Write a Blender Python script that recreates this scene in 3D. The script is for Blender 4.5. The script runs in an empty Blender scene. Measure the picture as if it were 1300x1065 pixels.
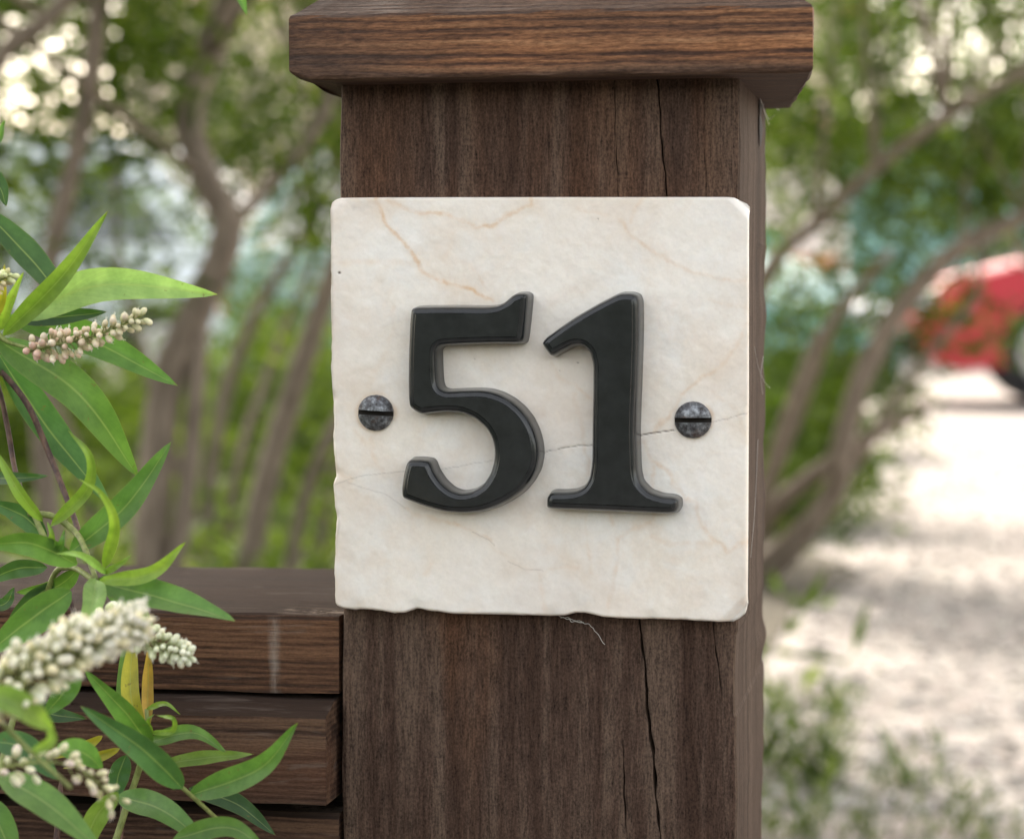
import bpy, bmesh, math, random
import numpy as np
from mathutils import Vector, Matrix
from mathutils.geometry import tessellate_polygon
S = bpy.context.scene
R = math.radians
random.seed(51)
rng = np.random.default_rng(51)

# ------------------------------------------------------------------ camera
FPX, CX, CY = 3000.0, 650.0, 532.5          # focal length and centre, in photo pixels
YAW, PITCH = R(10.12), R(2.72)
CAM = Vector((0.0, -0.85, 0.65))
cd = bpy.data.cameras.new("camera"); cam = bpy.data.objects.new("camera", cd)
S.collection.objects.link(cam); S.camera = cam
cam.location = CAM; cam.rotation_euler = (R(90) - PITCH, 0, YAW)
cd.sensor_width = 36; cd.lens = FPX / 1300 * 36
cd.clip_start = 0.05; cd.clip_end = 3000
cd.dof.use_dof = True; cd.dof.focus_distance = 0.862; cd.dof.aperture_fstop = 10.8

# ------------------------------------------------------------------ sky, sun, exposure
SUN_EL, SUN_AZ = R(44), R(-22)              # azimuth from +Y (away from the camera) towards +X
w = bpy.data.worlds.new("World"); S.world = w; w.use_nodes = True
nt = w.node_tree; nt.nodes.clear()
so = nt.nodes.new('ShaderNodeOutputWorld'); bg = nt.nodes.new('ShaderNodeBackground')
sk = nt.nodes.new('ShaderNodeTexSky'); sk.sky_type = 'NISHITA'; sk.sun_disc = False
sk.sun_elevation = SUN_EL; sk.sun_rotation = SUN_AZ; sk.air_density = 1.0; sk.dust_density = 2.5; sk.ozone_density = 1.0
hs = nt.nodes.new('ShaderNodeHueSaturation'); hs.inputs['Saturation'].default_value = 0.55
wb = nt.nodes.new('ShaderNodeMix'); wb.data_type = 'RGBA'; wb.blend_type = 'MULTIPLY'; wb.inputs[0].default_value = 1; wb.inputs[7].default_value = (1.14, 1.005, .84, 1)
nt.links.new(sk.outputs[0], hs.inputs['Color']); nt.links.new(hs.outputs[0], wb.inputs[6]); nt.links.new(wb.outputs[2], bg.inputs[0])
bg.inputs[1].default_value = 0.15; nt.links.new(bg.outputs[0], so.inputs[0])
sd = bpy.data.lights.new("sun", 'SUN'); sd.energy = 2.0; sd.angle = R(0.53); sd.color = (1.0, 0.93, 0.84)
sun = bpy.data.objects.new("sun", sd); S.collection.objects.link(sun)
sdir = Vector((math.sin(SUN_AZ) * math.cos(SUN_EL), math.cos(SUN_AZ) * math.cos(SUN_EL), math.sin(SUN_EL)))
sun.rotation_euler = sdir.to_track_quat('Z', 'Y').to_euler(); sun.location = (0, 0, 8)
S.view_settings.view_transform = 'Standard'; S.view_settings.look = 'None'
S.view_settings.gamma = 1; S.view_settings.exposure = 2.2
S.cycles.max_bounces = 8; S.cycles.transparent_max_bounces = 8

# ------------------------------------------------------------------ helpers
RT = Vector((math.cos(YAW), math.sin(YAW), 0))
FW = Vector((-math.sin(YAW) * math.cos(PITCH), math.cos(YAW) * math.cos(PITCH), -math.sin(PITCH)))
UP = RT.cross(FW)
def P(px, py, Y):
    """the place point seen at photo pixel (px,py) lying in the vertical plane y = Y"""
    d = RT * ((px - CX) / FPX) + UP * ((CY - py) / FPX) + FW
    return CAM + d * ((Y - CAM.y) / d.y)
def G(px, py, z=0.0):
    d = RT * ((px - CX) / FPX) + UP * ((CY - py) / FPX) + FW
    return CAM + d * ((z - CAM.z) / d.z)
def PXM(Y): return FPX / (Y - CAM.y)        # pixels per metre, roughly, at depth Y

def link(o, parent=None):
    S.collection.objects.link(o)
    if parent: o.parent = parent
    return o
def thing(name, label, cat, loc=(0, 0, 0), rz=0, group=None):
    o = bpy.data.objects.new(name, None); o.empty_display_size = .05
    o.location = loc; o.rotation_euler = (0, 0, rz); link(o); tag(o, label, cat, group); return o
def tag(o, label=None, cat=None, group=None, kind=None):
    if label: o['label'] = label
    if cat: o['category'] = cat
    if group: o['group'] = group
    if kind: o['kind'] = kind
    return o
def meshobj(name, verts, faces, mat, parent=None, smooth=True, world=True):
    me = bpy.data.meshes.new(name)
    me.from_pydata([tuple(v) for v in verts], [], [tuple(f) for f in faces]); me.update()
    if mat: me.materials.append(mat)
    if smooth: me.polygons.foreach_set('use_smooth', [True] * len(me.polygons))
    o = bpy.data.objects.new(name, me); link(o)
    if parent:
        o.parent = parent
        if world: o.matrix_parent_inverse = Matrix.LocRotScale(parent.location, parent.rotation_euler, None).inverted()
    return o
def npmesh(name, verts, quads, mat, parent=None, smooth=True, world=True):
    verts = np.asarray(verts, np.float32); quads = np.asarray(quads, np.int32)
    me = bpy.data.meshes.new(name); k = quads.shape[1]
    me.vertices.add(len(verts)); me.vertices.foreach_set('co', verts.ravel())
    me.loops.add(quads.size); me.loops.foreach_set('vertex_index', quads.ravel())
    me.polygons.add(len(quads)); me.polygons.foreach_set('loop_start', np.arange(0, quads.size, k, dtype=np.int32))
    if smooth: me.polygons.foreach_set('use_smooth', np.ones(len(quads), bool))
    me.update(calc_edges=True); me.validate()
    if mat: me.materials.append(mat)
    o = bpy.data.objects.new(name, me); link(o)
    if parent:
        o.parent = parent
        if world: o.matrix_parent_inverse = Matrix.LocRotScale(parent.location, parent.rotation_euler, None).inverted()
    return o
def bmobj(name, bm, mat, parent=None, smooth=False, world=True):
    me = bpy.data.meshes.new(name); bmesh.ops.recalc_face_normals(bm, faces=bm.faces); bm.to_mesh(me); bm.free()
    if mat: me.materials.append(mat)
    if smooth: me.polygons.foreach_set('use_smooth', [True] * len(me.polygons))
    o = bpy.data.objects.new(name, me); link(o)
    if parent:
        o.parent = parent
        if world: o.matrix_parent_inverse = Matrix.LocRotScale(parent.location, parent.rotation_euler, None).inverted()
    return o
def bx(bm, x0, x1, y0, y1, z0, z1, bevel=0):
    r = bmesh.ops.create_cube(bm, size=1)
    for v in r['verts']:
        v.co = Vector((x0 + (v.co.x + .5) * (x1 - x0), y0 + (v.co.y + .5) * (y1 - y0), z0 + (v.co.z + .5) * (z1 - z0)))
    if bevel:
        es = list({e for v in r['verts'] for e in v.link_edges})
        bmesh.ops.bevel(bm, geom=es, offset=bevel, segments=2, affect='EDGES', profile=.6)
def attr(o, name, vals):
    a = o.data.attributes.new(name, 'FLOAT', 'POINT'); a.data.foreach_set('value', np.asarray(vals, np.float32).ravel())
def colattr(o, name, vals):
    a = o.data.attributes.new(name, 'FLOAT_COLOR', 'POINT'); a.data.foreach_set('color', np.asarray(vals, np.float32).ravel())
def catmull(pts, n):
    pts = [np.array(p, float) for p in pts]; out = []
    e = [2 * pts[0] - pts[1]] + pts + [2 * pts[-1] - pts[-2]]
    for i in range(1, len(e) - 2):
        for k in range(n):
            t = k / n; a, b, c, d = e[i - 1], e[i], e[i + 1], e[i + 2]
            out.append(.5 * ((2 * b) + (-a + c) * t + (2 * a - 5 * b + 4 * c - d) * t * t + (-a + 3 * b - 3 * c + d) * t ** 3))
    out.append(pts[-1]); return out
def tube(pts, rads, seg=8, rough=0.0, n=5):
    """verts, quads of a round, tapering branch through pts"""
    q = catmull([tuple(p) + (r,) for p, r in zip(pts, rads)], n)
    V = []; F = []
    for i, p in enumerate(q):
        a = q[max(i - 1, 0)][:3]; b = q[min(i + 1, len(q) - 1)][:3]
        t = Vector(b - a).normalized(); u = t.orthogonal().normalized() if i == 0 else (u - t * u.dot(t)).normalized()
        vv = t.cross(u)
        for k in range(seg):
            an = 2 * math.pi * k / seg; rr = p[3] * (1 + rough * (random.random() - .5))
            V.append(Vector(p[:3]) + (u * math.cos(an) + vv * math.sin(an)) * rr)
    for i in range(len(q) - 1):
        for k in range(seg):
            F.append((i * seg + k, i * seg + (k + 1) % seg, (i + 1) * seg + (k + 1) % seg, (i + 1) * seg + k))
    F.append(tuple(range(seg))[::-1]); F.append(tuple((len(q) - 1) * seg + k for k in range(seg)))
    return V, F
class Acc:
    def __init__(s): s.v = []; s.f = []
    def add(s, vf):
        o = len(s.v); s.v += list(vf[0]); s.f += [tuple(i + o for i in f) for f in vf[1]]
    def build(s, name, mat, parent=None, smooth=True): return meshobj(name, s.v, s.f, mat, parent, smooth)

# ------------------------------------------------------------------ node materials
class NT:
    def __init__(s, name):
        s.m = bpy.data.materials.new(name); s.m.use_nodes = True; s.t = s.m.node_tree; s.t.nodes.clear()
        s.out = s.t.nodes.new('ShaderNodeOutputMaterial'); s.b = s.t.nodes.new('ShaderNodeBsdfPrincipled')
        s.t.links.new(s.b.outputs[0], s.out.inputs[0])
    def n(s, typ, **kw):
        x = s.t.nodes.new(typ)
        for k, v in kw.items(): setattr(x, k, v)
        return x
    def l(s, a, b): s.t.links.new(a, b)
    def setin(s, sock, v):
        if hasattr(v, 'is_output'): s.l(v, sock)
        else: sock.default_value = v
    def math(s, op, a, b=0.0, c=0.0, clamp=False):
        x = s.n('ShaderNodeMath', operation=op, use_clamp=clamp)
        s.setin(x.inputs[0], a); s.setin(x.inputs[1], b); s.setin(x.inputs[2], c); return x.outputs[0]
    def mapping(s, scale=(1, 1, 1), loc=(0, 0, 0), rot=(0, 0, 0), src=None):
        m = s.n('ShaderNodeMapping'); m.inputs['Scale'].default_value = scale; m.inputs['Location'].default_value = loc; m.inputs['Rotation'].default_value = rot
        if src is None: src = s.n('ShaderNodeTexCoord').outputs['Object']
        s.l(src, m.inputs[0]); return m.outputs[0]
    def noise(s, vec, scale=1, detail=4, rough=.55, dist=0):
        x = s.n('ShaderNodeTexNoise'); s.l(vec, x.inputs['Vector']); x.inputs['Scale'].default_value = scale
        x.inputs['Detail'].default_value = detail; x.inputs['Roughness'].default_value = rough; x.inputs['Distortion'].default_value = dist
        return x.outputs[0]
    def ramp(s, fac, stops):
        x = s.n('ShaderNodeValToRGB'); s.l(fac, x.inputs[0]); e = x.color_ramp.elements
        while len(e) < len(stops): e.new(.5)
        for i, (p, c) in enumerate(stops):
            e[i].position = p; e[i].color = tuple(c) + (1,) if not isinstance(c, (int, float)) else (c, c, c, 1)
        return x.outputs[0]
    def mix(s, f, a, b, blend='MIX'):
        x = s.n('ShaderNodeMix', data_type='RGBA', blend_type=blend)
        s.setin(x.inputs[0], f)
        for k, v in ((6, a), (7, b)):
            if hasattr(v, 'is_output'): s.l(v, x.inputs[k])
            else: x.inputs[k].default_value = tuple(v) + (1,)
        return x.outputs[2]
    def base(s, c):
        if hasattr(c, 'is_output'): s.l(c, s.b.inputs['Base Color'])
        else: s.b.inputs['Base Color'].default_value = tuple(c) + (1,)
    def set(s, **k):
        for a, v in k.items():
            s.setin(s.b.inputs[a.replace('_', ' ')], v)
    def bump(s, h, strength=.4, dist=.001):
        x = s.n('ShaderNodeBump'); x.inputs['Strength'].default_value = strength; x.inputs['Distance'].default_value = dist
        s.l(h, x.inputs['Height']); s.l(x.outputs[0], s.b.inputs['Normal']); return x
    def attr(s, name, out='Fac'):
        x = s.n('ShaderNodeAttribute'); x.attribute_name = name; return x.outputs[out]
def simple(name, col, rough=.6, var=.12, scale=20, metal=0, spec=.5):
    n = NT(name); f = n.noise(n.mapping(), scale, 5)
    n.base(n.ramp(f, [(.3, [c * (1 - var) for c in col]), (.7, [min(1, c * (1 + var)) for c in col])]))
    n.set(Roughness=rough, Metallic=metal); n.b.inputs['Specular IOR Level'].default_value = spec
    return n.m

def wood(name, axis, dark, mid, light, band=70, pores=1.0, warm=None, rough=.72, side=None, spec=.3, fuzz=.5):
    """stained weathered softwood, grain running along axis ('x' or 'z')"""
    n = NT(name)
    st = (1, 1, .035) if axis == 'z' else (.03, 1, 1)
    v = n.mapping(st); v2 = n.mapping((1, 1, .09) if axis == 'z' else (.07, 1, 1))
    warp = n.noise(n.mapping((3, 3, 3)), 1.2, 2)
    b1 = n.noise(v, band, 3, .5, .8)
    b2 = n.noise(v2, band * 6, 4, .65, .6)
    fine = n.noise(n.mapping((1, 1, .12) if axis == 'z' else (.12, 1, 1)), 900, 3, .7)
    sp = n.noise(n.mapping((1, 1, .6) if axis == 'z' else (.6, 1, 1)), 1300, 3, .7)
    f = n.math('ADD', n.math('MULTIPLY', n.math('ADD', b1, .12), .8), n.math('MULTIPLY', n.math('SUBTRACT', b2, .5), .26 if axis == 'z' else .5))
    f = n.math('ADD', f, n.math('MULTIPLY', n.math('SUBTRACT', warp, .5), .35))
    sp0 = n.n('ShaderNodeSeparateXYZ'); n.l(n.mapping(), sp0.inputs[0])
    wl = n.noise(n.mapping((4, 4, .8) if axis == 'z' else (.8, 4, 4)), 6, 3)
    ax = sp0.outputs[0] if axis == 'z' else sp0.outputs[2]
    ph = n.math('ADD', n.math('MULTIPLY', ax, 560 if axis == 'z' else 2700), n.math('MULTIPLY', wl, 16))
    f = n.math('ADD', f, n.math('MULTIPLY', n.math('SINE', ph), .045 if axis == 'z' else .06))
    col = n.ramp(f, [(.36, dark), (.49, mid), (.62, light)])
    if warm:
        wf = n.ramp(n.noise(n.mapping((1, 1, .2) if axis == 'z' else (.15, 1, 1), (3, 1, 2)), 26, 3), [(.52, 0), (.72, .65)])
        col = n.mix(wf, col, warm)
    fz = n.math('MULTIPLY', n.math('SUBTRACT', n.math('ADD', n.math('MULTIPLY', fine, .5), n.math('MULTIPLY', sp, .5)), .5), fuzz * 2.4)
    k = n.math('ADD', fz, 1.0)
    cc = n.n('ShaderNodeCombineXYZ'); [n.l(k, cc.inputs[i]) for i in range(3)]
    col = n.mix(1.0, col, cc.outputs[0], 'MULTIPLY')
    hgt = n.math('ADD', n.math('MULTIPLY', f, .7), n.math('MULTIPLY', fine, .3))
    n.bump(hgt, .8, .0016)
    n.set(Roughness=rough); n.b.inputs['Specular IOR Level'].default_value = spec
    n.col = col; n.base(col)
    return n

# ------------------------------------------------------------------ materials
def lin(r, g, b):
    f = lambda c: (c / 255 / 12.92) if c <= 10 else ((c / 255 + .055) / 1.055) ** 2.4
    return (f(r), f(g), f(b))
M = {}
M['post'] = wood('stained post wood', 'z', (.046, .026, .018), (.066, .040, .029), (.100, .067, .049), 75, warm=(.105, .050, .026), fuzz=2.2, spec=.15, rough=.85).m
M['post_side'] = wood('greyed post side wood', 'z', (.048, .029, .019), (.070, .044, .030), (.094, .063, .044), 150, fuzz=1.6, spec=.15, rough=.85).m
def cap_wood():
    n = NT('stained cap wood')
    tc = n.n('ShaderNodeTexCoord').outputs['Object']
    big = n.noise(n.mapping((1.5, 1, 7), src=tc), 3, 2)
    # growth lines along x: distorted bands in z
    sx = n.n('ShaderNodeSeparateXYZ'); n.l(tc, sx.inputs[0])
    wob = n.noise(n.mapping((5, 4, 30), src=tc), 1.0, 3)
    wob2 = n.noise(n.mapping((40, 20, 200), src=tc), 1.0, 3)
    z = n.math('ADD', sx.outputs[2], n.math('MULTIPLY', wob, .006))
    z = n.math('ADD', z, n.math('MULTIPLY', wob2, .0004))
    z = n.math('ADD', z, n.math('MULTIPLY', sx.outputs[1], .6))
    wv = n.n('ShaderNodeCombineXYZ'); n.l(z, wv.inputs[2])
    band = n.noise(wv.outputs[0], 210, 1.5, .5)
    band2 = n.noise(n.mapping((.03, 1, 1), src=tc), 900, 4, .6)
    ln = n.math('SINE', n.math('MULTIPLY', z, 2050))
    ln = n.math('MULTIPLY', n.math('MULTIPLY', ln, ln), n.math('SIGN', ln))
    f = n.math('ADD', n.math('MULTIPLY', band, .62), n.math('MULTIPLY', n.math('SUBTRACT', band2, .5), .55))
    f = n.math('ADD', n.math('ADD', f, .19), n.math('MULTIPLY', ln, .075))
    col = n.ramp(f, [(.33, (.055, .028, .019)), (.44, (.145, .066, .034)), (.53, (.27, .122, .056)), (.70, (.37, .19, .095))])
    # weathering: greyer and darker in blotches, most at the lower edge and the left end where it stays wet
    l = n.math('ADD', n.math('MULTIPLY', n.math('SUBTRACT', -.135, sx.outputs[0]), 4.5), n.math('MULTIPLY', n.math('SUBTRACT', .715, sx.outputs[2]), 0.0))
    low = n.math('MULTIPLY', n.math('SUBTRACT', .7390, sx.outputs[2]), 55.0, clamp=True)
    wet = n.math('ADD', n.math('MULTIPLY', big, 1.3), n.math('MAXIMUM', n.math('MULTIPLY', l, .8), low))
    wf = n.ramp(wet, [(.75, 0), (1.35, .85)])
    col = n.mix(wf, col, (.050, .034, .027))
    gn = n.n('ShaderNodeNewGeometry'); sn = n.n('ShaderNodeSeparateXYZ'); n.l(gn.outputs['True Normal'], sn.inputs[0])
    col = n.mix(n.math('MULTIPLY', n.math('MULTIPLY', n.math('SUBTRACT', sn.outputs[2], .2), 4, clamp=True), .8), col, (.050, .036, .029))
    fine = n.noise(n.mapping((.2, 1, 1), src=tc), 1500, 3, .7)
    k = n.math('ADD', n.math('MULTIPLY', n.math('SUBTRACT', fine, .5), 2.2), 1.0)
    cc = n.n('ShaderNodeCombineXYZ'); [n.l(k, cc.inputs[i]) for i in range(3)]
    col = n.mix(1.0, col, cc.outputs[0], 'MULTIPLY')
    n.base(col); n.bump(n.math('ADD', f, n.math('MULTIPLY', fine, .3)), .5, .0012)
    n.set(Roughness=.75); n.b.inputs['Specular IOR Level'].default_value = .2
    return n.m
M['cap'] = cap_wood()
def rail_wood(name, seed, dark, mid, light):
    n = wood(name, 'x', dark, mid, light, 160, warm=(.115, .055, .032), rough=.85, fuzz=.8, spec=.15)
    tc = n.n('ShaderNodeTexCoord').outputs['Object']
    sx = n.n('ShaderNodeSeparateXYZ'); n.l(tc, sx.inputs[0])
    # horizontal surfaces (the top of the board) are weathered nearly black
    gn = n.n('ShaderNodeNewGeometry'); sn = n.n('ShaderNodeSeparateXYZ'); n.l(gn.outputs['True Normal'], sn.inputs[0])
    up = n.math('MULTIPLY', n.math('SUBTRACT', sn.outputs[2], .3), 3, clamp=True)
    # grey-brown weathering film whose colour belongs to the top side of the board
    col = n.mix(n.math('MULTIPLY', up, .85), n.col, (.027, .018, .014))
    scr = n.ramp(n.noise(n.mapping((25, 120, 200), (seed, 0, 0), src=tc), 1.0, 3, .7, .5), [(.60, 0), (.68, 1)])
    col = n.mix(n.math('MULTIPLY', scr, .25), col, (.20, .16, .135))
    # pale dried run-off mark
    x0 = P(348, 820, 0).x
    d = n.math('ABSOLUTE', n.math('SUBTRACT', n.math('ADD', sx.outputs[0], n.math('MULTIPLY', n.math('SUBTRACT', n.noise(n.mapping((80, 80, 80), src=tc), 1, 3), .5), .004)), x0))
    st = n.math('SUBTRACT', 1.0, n.math('DIVIDE', d, .0028), clamp=True)
    st = n.math('MULTIPLY', st, n.ramp(n.noise(n.mapping((200, 100, 60), src=tc), 1, 4, .7), [(.4, 0.1), (.62, 1)]))
    frontf = n.math('SUBTRACT', 1.0, up, clamp=True)
    col = n.mix(n.math('MULTIPLY', n.math('MULTIPLY', st, frontf), .5 if seed == 1 else .0), col, (.36, .31, .27))
    # rubbed pale patch on the top edge beside the post
    dx = n.math('MULTIPLY', n.math('SUBTRACT', sx.outputs[0], P(345, 775, 0).x), 300, clamp=True)
    dy = n.math('SUBTRACT', 1.0, n.math('MULTIPLY', n.math('ABSOLUTE', n.math('SUBTRACT', sx.outputs[1], .012)), 90), clamp=True)
    rub = n.math('MULTIPLY', n.math('MULTIPLY', dx, dy), n.math('MULTIPLY', up, n.ramp(n.noise(n.mapping((90, 160, 90), src=tc), 1, 4, .75), [(.48, 0), (.58, 1)])))
    col = n.mix(n.math('MULTIPLY', rub, .7 if seed == 1 else .4), col, (.34, .27, .21))
    n.base(col); return n.m
M['rail'] = rail_wood('top rail wood', 1, (.040, .023, .016), (.095, .048, .028), (.15, .078, .044))
M['rail2'] = rail_wood('lower rail wood', 2, (.032, .019, .014), (.066, .038, .026), (.12, .070, .044))

def marble():
    n = NT('veined cream marble')
    tc = n.mapping()
    c1 = n.noise(tc, 18, 4, .6, .3); c2 = n.noise(tc, 120, 4, .65)
    col = n.ramp(c1, [(.3, (.84, .765, .66)), (.5, (.885, .83, .755)), (.7, (.91, .875, .815))])
    pe = n.ramp(n.noise(n.mapping((1, 1, 1), (.3, 0, .1)), 34, 5, .65, .5), [(.46, 0), (.64, .55)])
    col = n.mix(pe, col, (.78, .67, .56))
    gr = n.ramp(n.noise(n.mapping((1, 1, 1), (.7, 0, .4)), 48, 4, .6, .3), [(.50, 0), (.66, .6)])
    col = n.mix(gr, col, (.87, .86, .83))
    sp = n.noise(tc, 900, 3, .7)
    k = n.math('ADD', n.math('MULTIPLY', n.math('SUBTRACT', n.math('ADD', sp, c2), 1.0), .16), 1.0)
    cc = n.n('ShaderNodeCombineXYZ'); [n.l(k, cc.inputs[i]) for i in range(3)]
    col = n.mix(1.0, col, cc.outputs[0], 'MULTIPLY')
    br = n.ramp(n.noise(tc, 260, 4, .7), [(.35, .35), (.65, 1)])
    vein = n.math('MULTIPLY', n.attr('vein'), br)
    col = n.mix(vein, col, (.70, .43, .20))
    col = n.mix(n.attr('cloud'), col, (.68, .58, .49))
    col = n.mix(n.attr('dirt'), col, (.24, .19, .145))
    col = n.mix(n.attr('crack'), col, (.09, .055, .038))
    n.base(col); n.set(Roughness=.42)
    n.b.inputs['Specular IOR Level'].default_value = .35
    n.b.inputs['Subsurface Weight'].default_value = .12
    n.b.inputs['Subsurface Radius'].default_value = (.004, .003, .002); n.b.inputs['Subsurface Scale'].default_value = 1
    n.bump(n.math('ADD', n.noise(tc, 700, 4, .7), n.math('MULTIPLY', n.noise(tc, 60, 2), 2)), .12, .0006)
    return n.m
M['marble'] = marble()
def black_iron():
    n = NT('black painted cast metal')
    tc = n.mapping(); f = n.noise(tc, 160, 4, .6)
    n.base(n.ramp(f, [(.35, (.015, .0168, .0175)), (.7, (.023, .0255, .0265))]))
    n.set(Roughness=n.ramp(n.noise(tc, 90, 4, .7), [(.3, .16), (.7, .26)]))
    n.b.inputs['Specular IOR Level'].default_value = .42
    h = n.math('ADD', n.noise(tc, 130, 3, .5), n.math('MULTIPLY', n.noise(tc, 900, 2), .12))
    n.b.inputs['Coat Weight'].default_value = .15; n.b.inputs['Coat Roughness'].default_value = .12
    n.bump(h, .14, .0010); return n.m
M['black'] = black_iron()
def screw_metal():
    n = NT('tarnished screw metal')
    tc = n.mapping(); f = n.noise(tc, 450, 5, .7)
    col = n.ramp(f, [(.36, (.045, .040, .040)), (.52, (.13, .135, .145)), (.66, (.32, .34, .36))])
    col = n.mix(n.ramp(n.noise(tc, 260, 3), [(.56, 0), (.68, .6)]), col, (.10, .058, .04))
    n.base(col); n.set(Metallic=.55, Roughness=n.ramp(f, [(.3, .55), (.7, .33)])); n.bump(f, .6, .0006); return n.m
M['screw'] = screw_metal()

def leafmat(name, transl=.28, rough=.42):
    n = NT(name)
    uv = n.n('ShaderNodeUVMap'); uv.uv_map = 'UVMap'
    sx = n.n('ShaderNodeSeparateXYZ'); n.l(uv.outputs[0], sx.inputs[0])
    col = n.attr('tint', 'Color')
    d = n.math('ABSOLUTE', n.math('SUBTRACT', sx.outputs[1], .5))
    rib = n.math('SUBTRACT', 1.0, n.math('DIVIDE', d, .045), clamp=True)
    tc = n.mapping()
    blot = n.ramp(n.noise(tc, 130, 3, .6), [(.35, (.80, .84, .78)), (.65, (1.16, 1.12, 1.12))])
    col = n.mix(1.0, col, blot, 'MULTIPLY')
    # fine parallel side veins
    vv = n.n('ShaderNodeCombineXYZ')
    n.l(n.math('ADD', n.math('MULTIPLY', sx.outputs[0], 60), n.math('MULTIPLY', d, -30)), vv.inputs[0])
    vn = n.noise(vv.outputs[0], 1.0, 2); k = n.math('ADD', n.math('MULTIPLY', n.math('SUBTRACT', vn, .5), .5), 1.0)
    cc = n.n('ShaderNodeCombineXYZ'); [n.l(k, cc.inputs[i]) for i in range(3)]
    col = n.mix(1.0, col, cc.outputs[0], 'MULTIPLY')
    col = n.mix(n.math('MULTIPLY', rib, .45), col, (.36, .46, .16))
    edge = n.math('MULTIPLY', n.math('SUBTRACT', d, .455), 14, clamp=True)
    col = n.mix(n.math('MULTIPLY', edge, .35), col, (.30, .30, .10))
    spn = n.ramp(n.noise(n.mapping((1, 1, 1)), 420, 2, .5), [(.70, 0), (.74, 1)])
    col = n.mix(n.math('MULTIPLY', spn, .55), col, (.16, .12, .04))
    # brown dried tip
    tip = n.math('MULTIPLY', n.math('SUBTRACT', sx.outputs[0], .965), 22, clamp=True)
    col = n.mix(n.math('MULTIPLY', tip, .6), col, (.28, .20, .08))
    n.base(col); n.set(Roughness=rough); n.b.inputs['Specular IOR Level'].default_value = .45
    tr = n.n('ShaderNodeBsdfTranslucent'); n.l(n.mix(1.0, col, (1.3, 1.5, .55), 'MULTIPLY'), tr.inputs[0])
    ms = n.n('ShaderNodeMixShader'); ms.inputs[0].default_value = transl
    n.l(n.b.outputs[0], ms.inputs[1]); n.l(tr.outputs[0], ms.inputs[2]); n.l(ms.outputs[0], n.out.inputs[0])
    n.bump(n.math('ADD', vn, n.noise(tc, 500, 3)), .15, .0005)
    return n.m
M['leaf'] = leafmat('narrow shrub leaf', .34, .5)
def crownmat(name, a, b, c, transl=.35):
    n = NT(name); f = n.attr('tone')
    col = n.ramp(f, [(0, a), (.55, b), (1, c)])
    n.base(col); n.set(Roughness=.75); n.b.inputs['Specular IOR Level'].default_value = .12
    tr = n.n('ShaderNodeBsdfTranslucent'); n.l(n.mix(1.0, col, (1.5, 1.6, .6), 'MULTIPLY'), tr.inputs[0])
    ms = n.n('ShaderNodeMixShader'); ms.inputs[0].default_value = transl
    n.l(n.b.outputs[0], ms.inputs[1]); n.l(tr.outputs[0], ms.inputs[2]); n.l(ms.outputs[0], n.out.inputs[0])
    return n.m
M['crown'] = crownmat('shrub foliage', (.018, .036, .007), (.052, .088, .014), (.14, .185, .032))
M['crown_far'] = crownmat('distant foliage', (.045, .065, .020), (.075, .10, .028), (.12, .15, .045), .25)
M['herb'] = crownmat('low herbage', (.038, .065, .016), (.075, .115, .026), (.15, .19, .05), .35)
def bark():
    n = NT('greyish bark'); tc = n.mapping((1, 1, .25))
    f = n.noise(tc, 60, 5, .65, .4)
    n.base(n.ramp(f, [(.3, (.10, .076, .056)), (.55, (.20, .158, .120)), (.75, (.33, .27, .21))]))
    n.set(Roughness=.85); n.bump(f, .7, .006); return n.m
M['bark'] = bark()
def twigmat(name, a, b):
    n = NT(name); f = n.noise(n.mapping((1, 1, .5)), 420, 4, .6)
    n.base(n.ramp(f, [(.38, a), (.66, b)])); n.set(Roughness=.55); n.bump(f, .4, .0006); return n.m
M['twig'] = twigmat('brown purple twig', (.055, .028, .026), (.17, .095, .065))
M['stem'] = twigmat('green stem', (.14, .17, .04), (.26, .30, .09))
def budmat():
    n = NT('flower buds'); n.base(n.attr('tint', 'Color')); n.set(Roughness=.55)
    n.b.inputs['Subsurface Weight'].default_value = .25; n.b.inputs['Subsurface Radius'].default_value = (.002, .0018, .001)
    n.b.inputs['Subsurface Scale'].default_value = 1
    return n.m
M['bud'] = budmat()
def gravel():
    n = NT('pale gravel'); tc = n.mapping()
    vo = n.n('ShaderNodeTexVoronoi'); n.l(tc, vo.inputs['Vector']); vo.inputs['Scale'].default_value = 38
    a = n.noise(tc, 1.1, 4, .6); b = n.noise(tc, 9, 4, .7); c = n.noise(tc, 70, 3, .7)
    f = n.math('ADD', n.math('ADD', n.math('MULTIPLY', a, .55), n.math('MULTIPLY', b, .45)), n.math('MULTIPLY', n.math('SUBTRACT', c, .5), .8))
    col = n.ramp(f, [(.30, (.205, .182, .163)), (.5, (.25, .225, .204)), (.72, (.30, .272, .25))])
    st = n.n('ShaderNodeHueSaturation'); n.l(vo.outputs['Color'], st.inputs['Color']); st.inputs['Saturation'].default_value = .12
    col = n.mix(.3, col, n.mix(1.0, col, st.outputs[0], 'OVERLAY'))
    n.base(col); n.set(Roughness=.9); n.bump(n.math('MULTIPLY', vo.outputs['Distance'], -1), .8, .02); return n.m
M['gravel'] = gravel()
M['soil'] = (lambda n: (n.base(n.ramp(n.noise(n.mapping(), 14, 6, .7), [(.35, (.035, .03, .02)), (.55, (.065, .055, .035)), (.7, (.11, .09, .055))])), n.set(Roughness=.95), n.bump(n.noise(n.mapping(), 60, 4), .8, .02), n.m)[-1])(NT('soil and leaf litter'))

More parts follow.
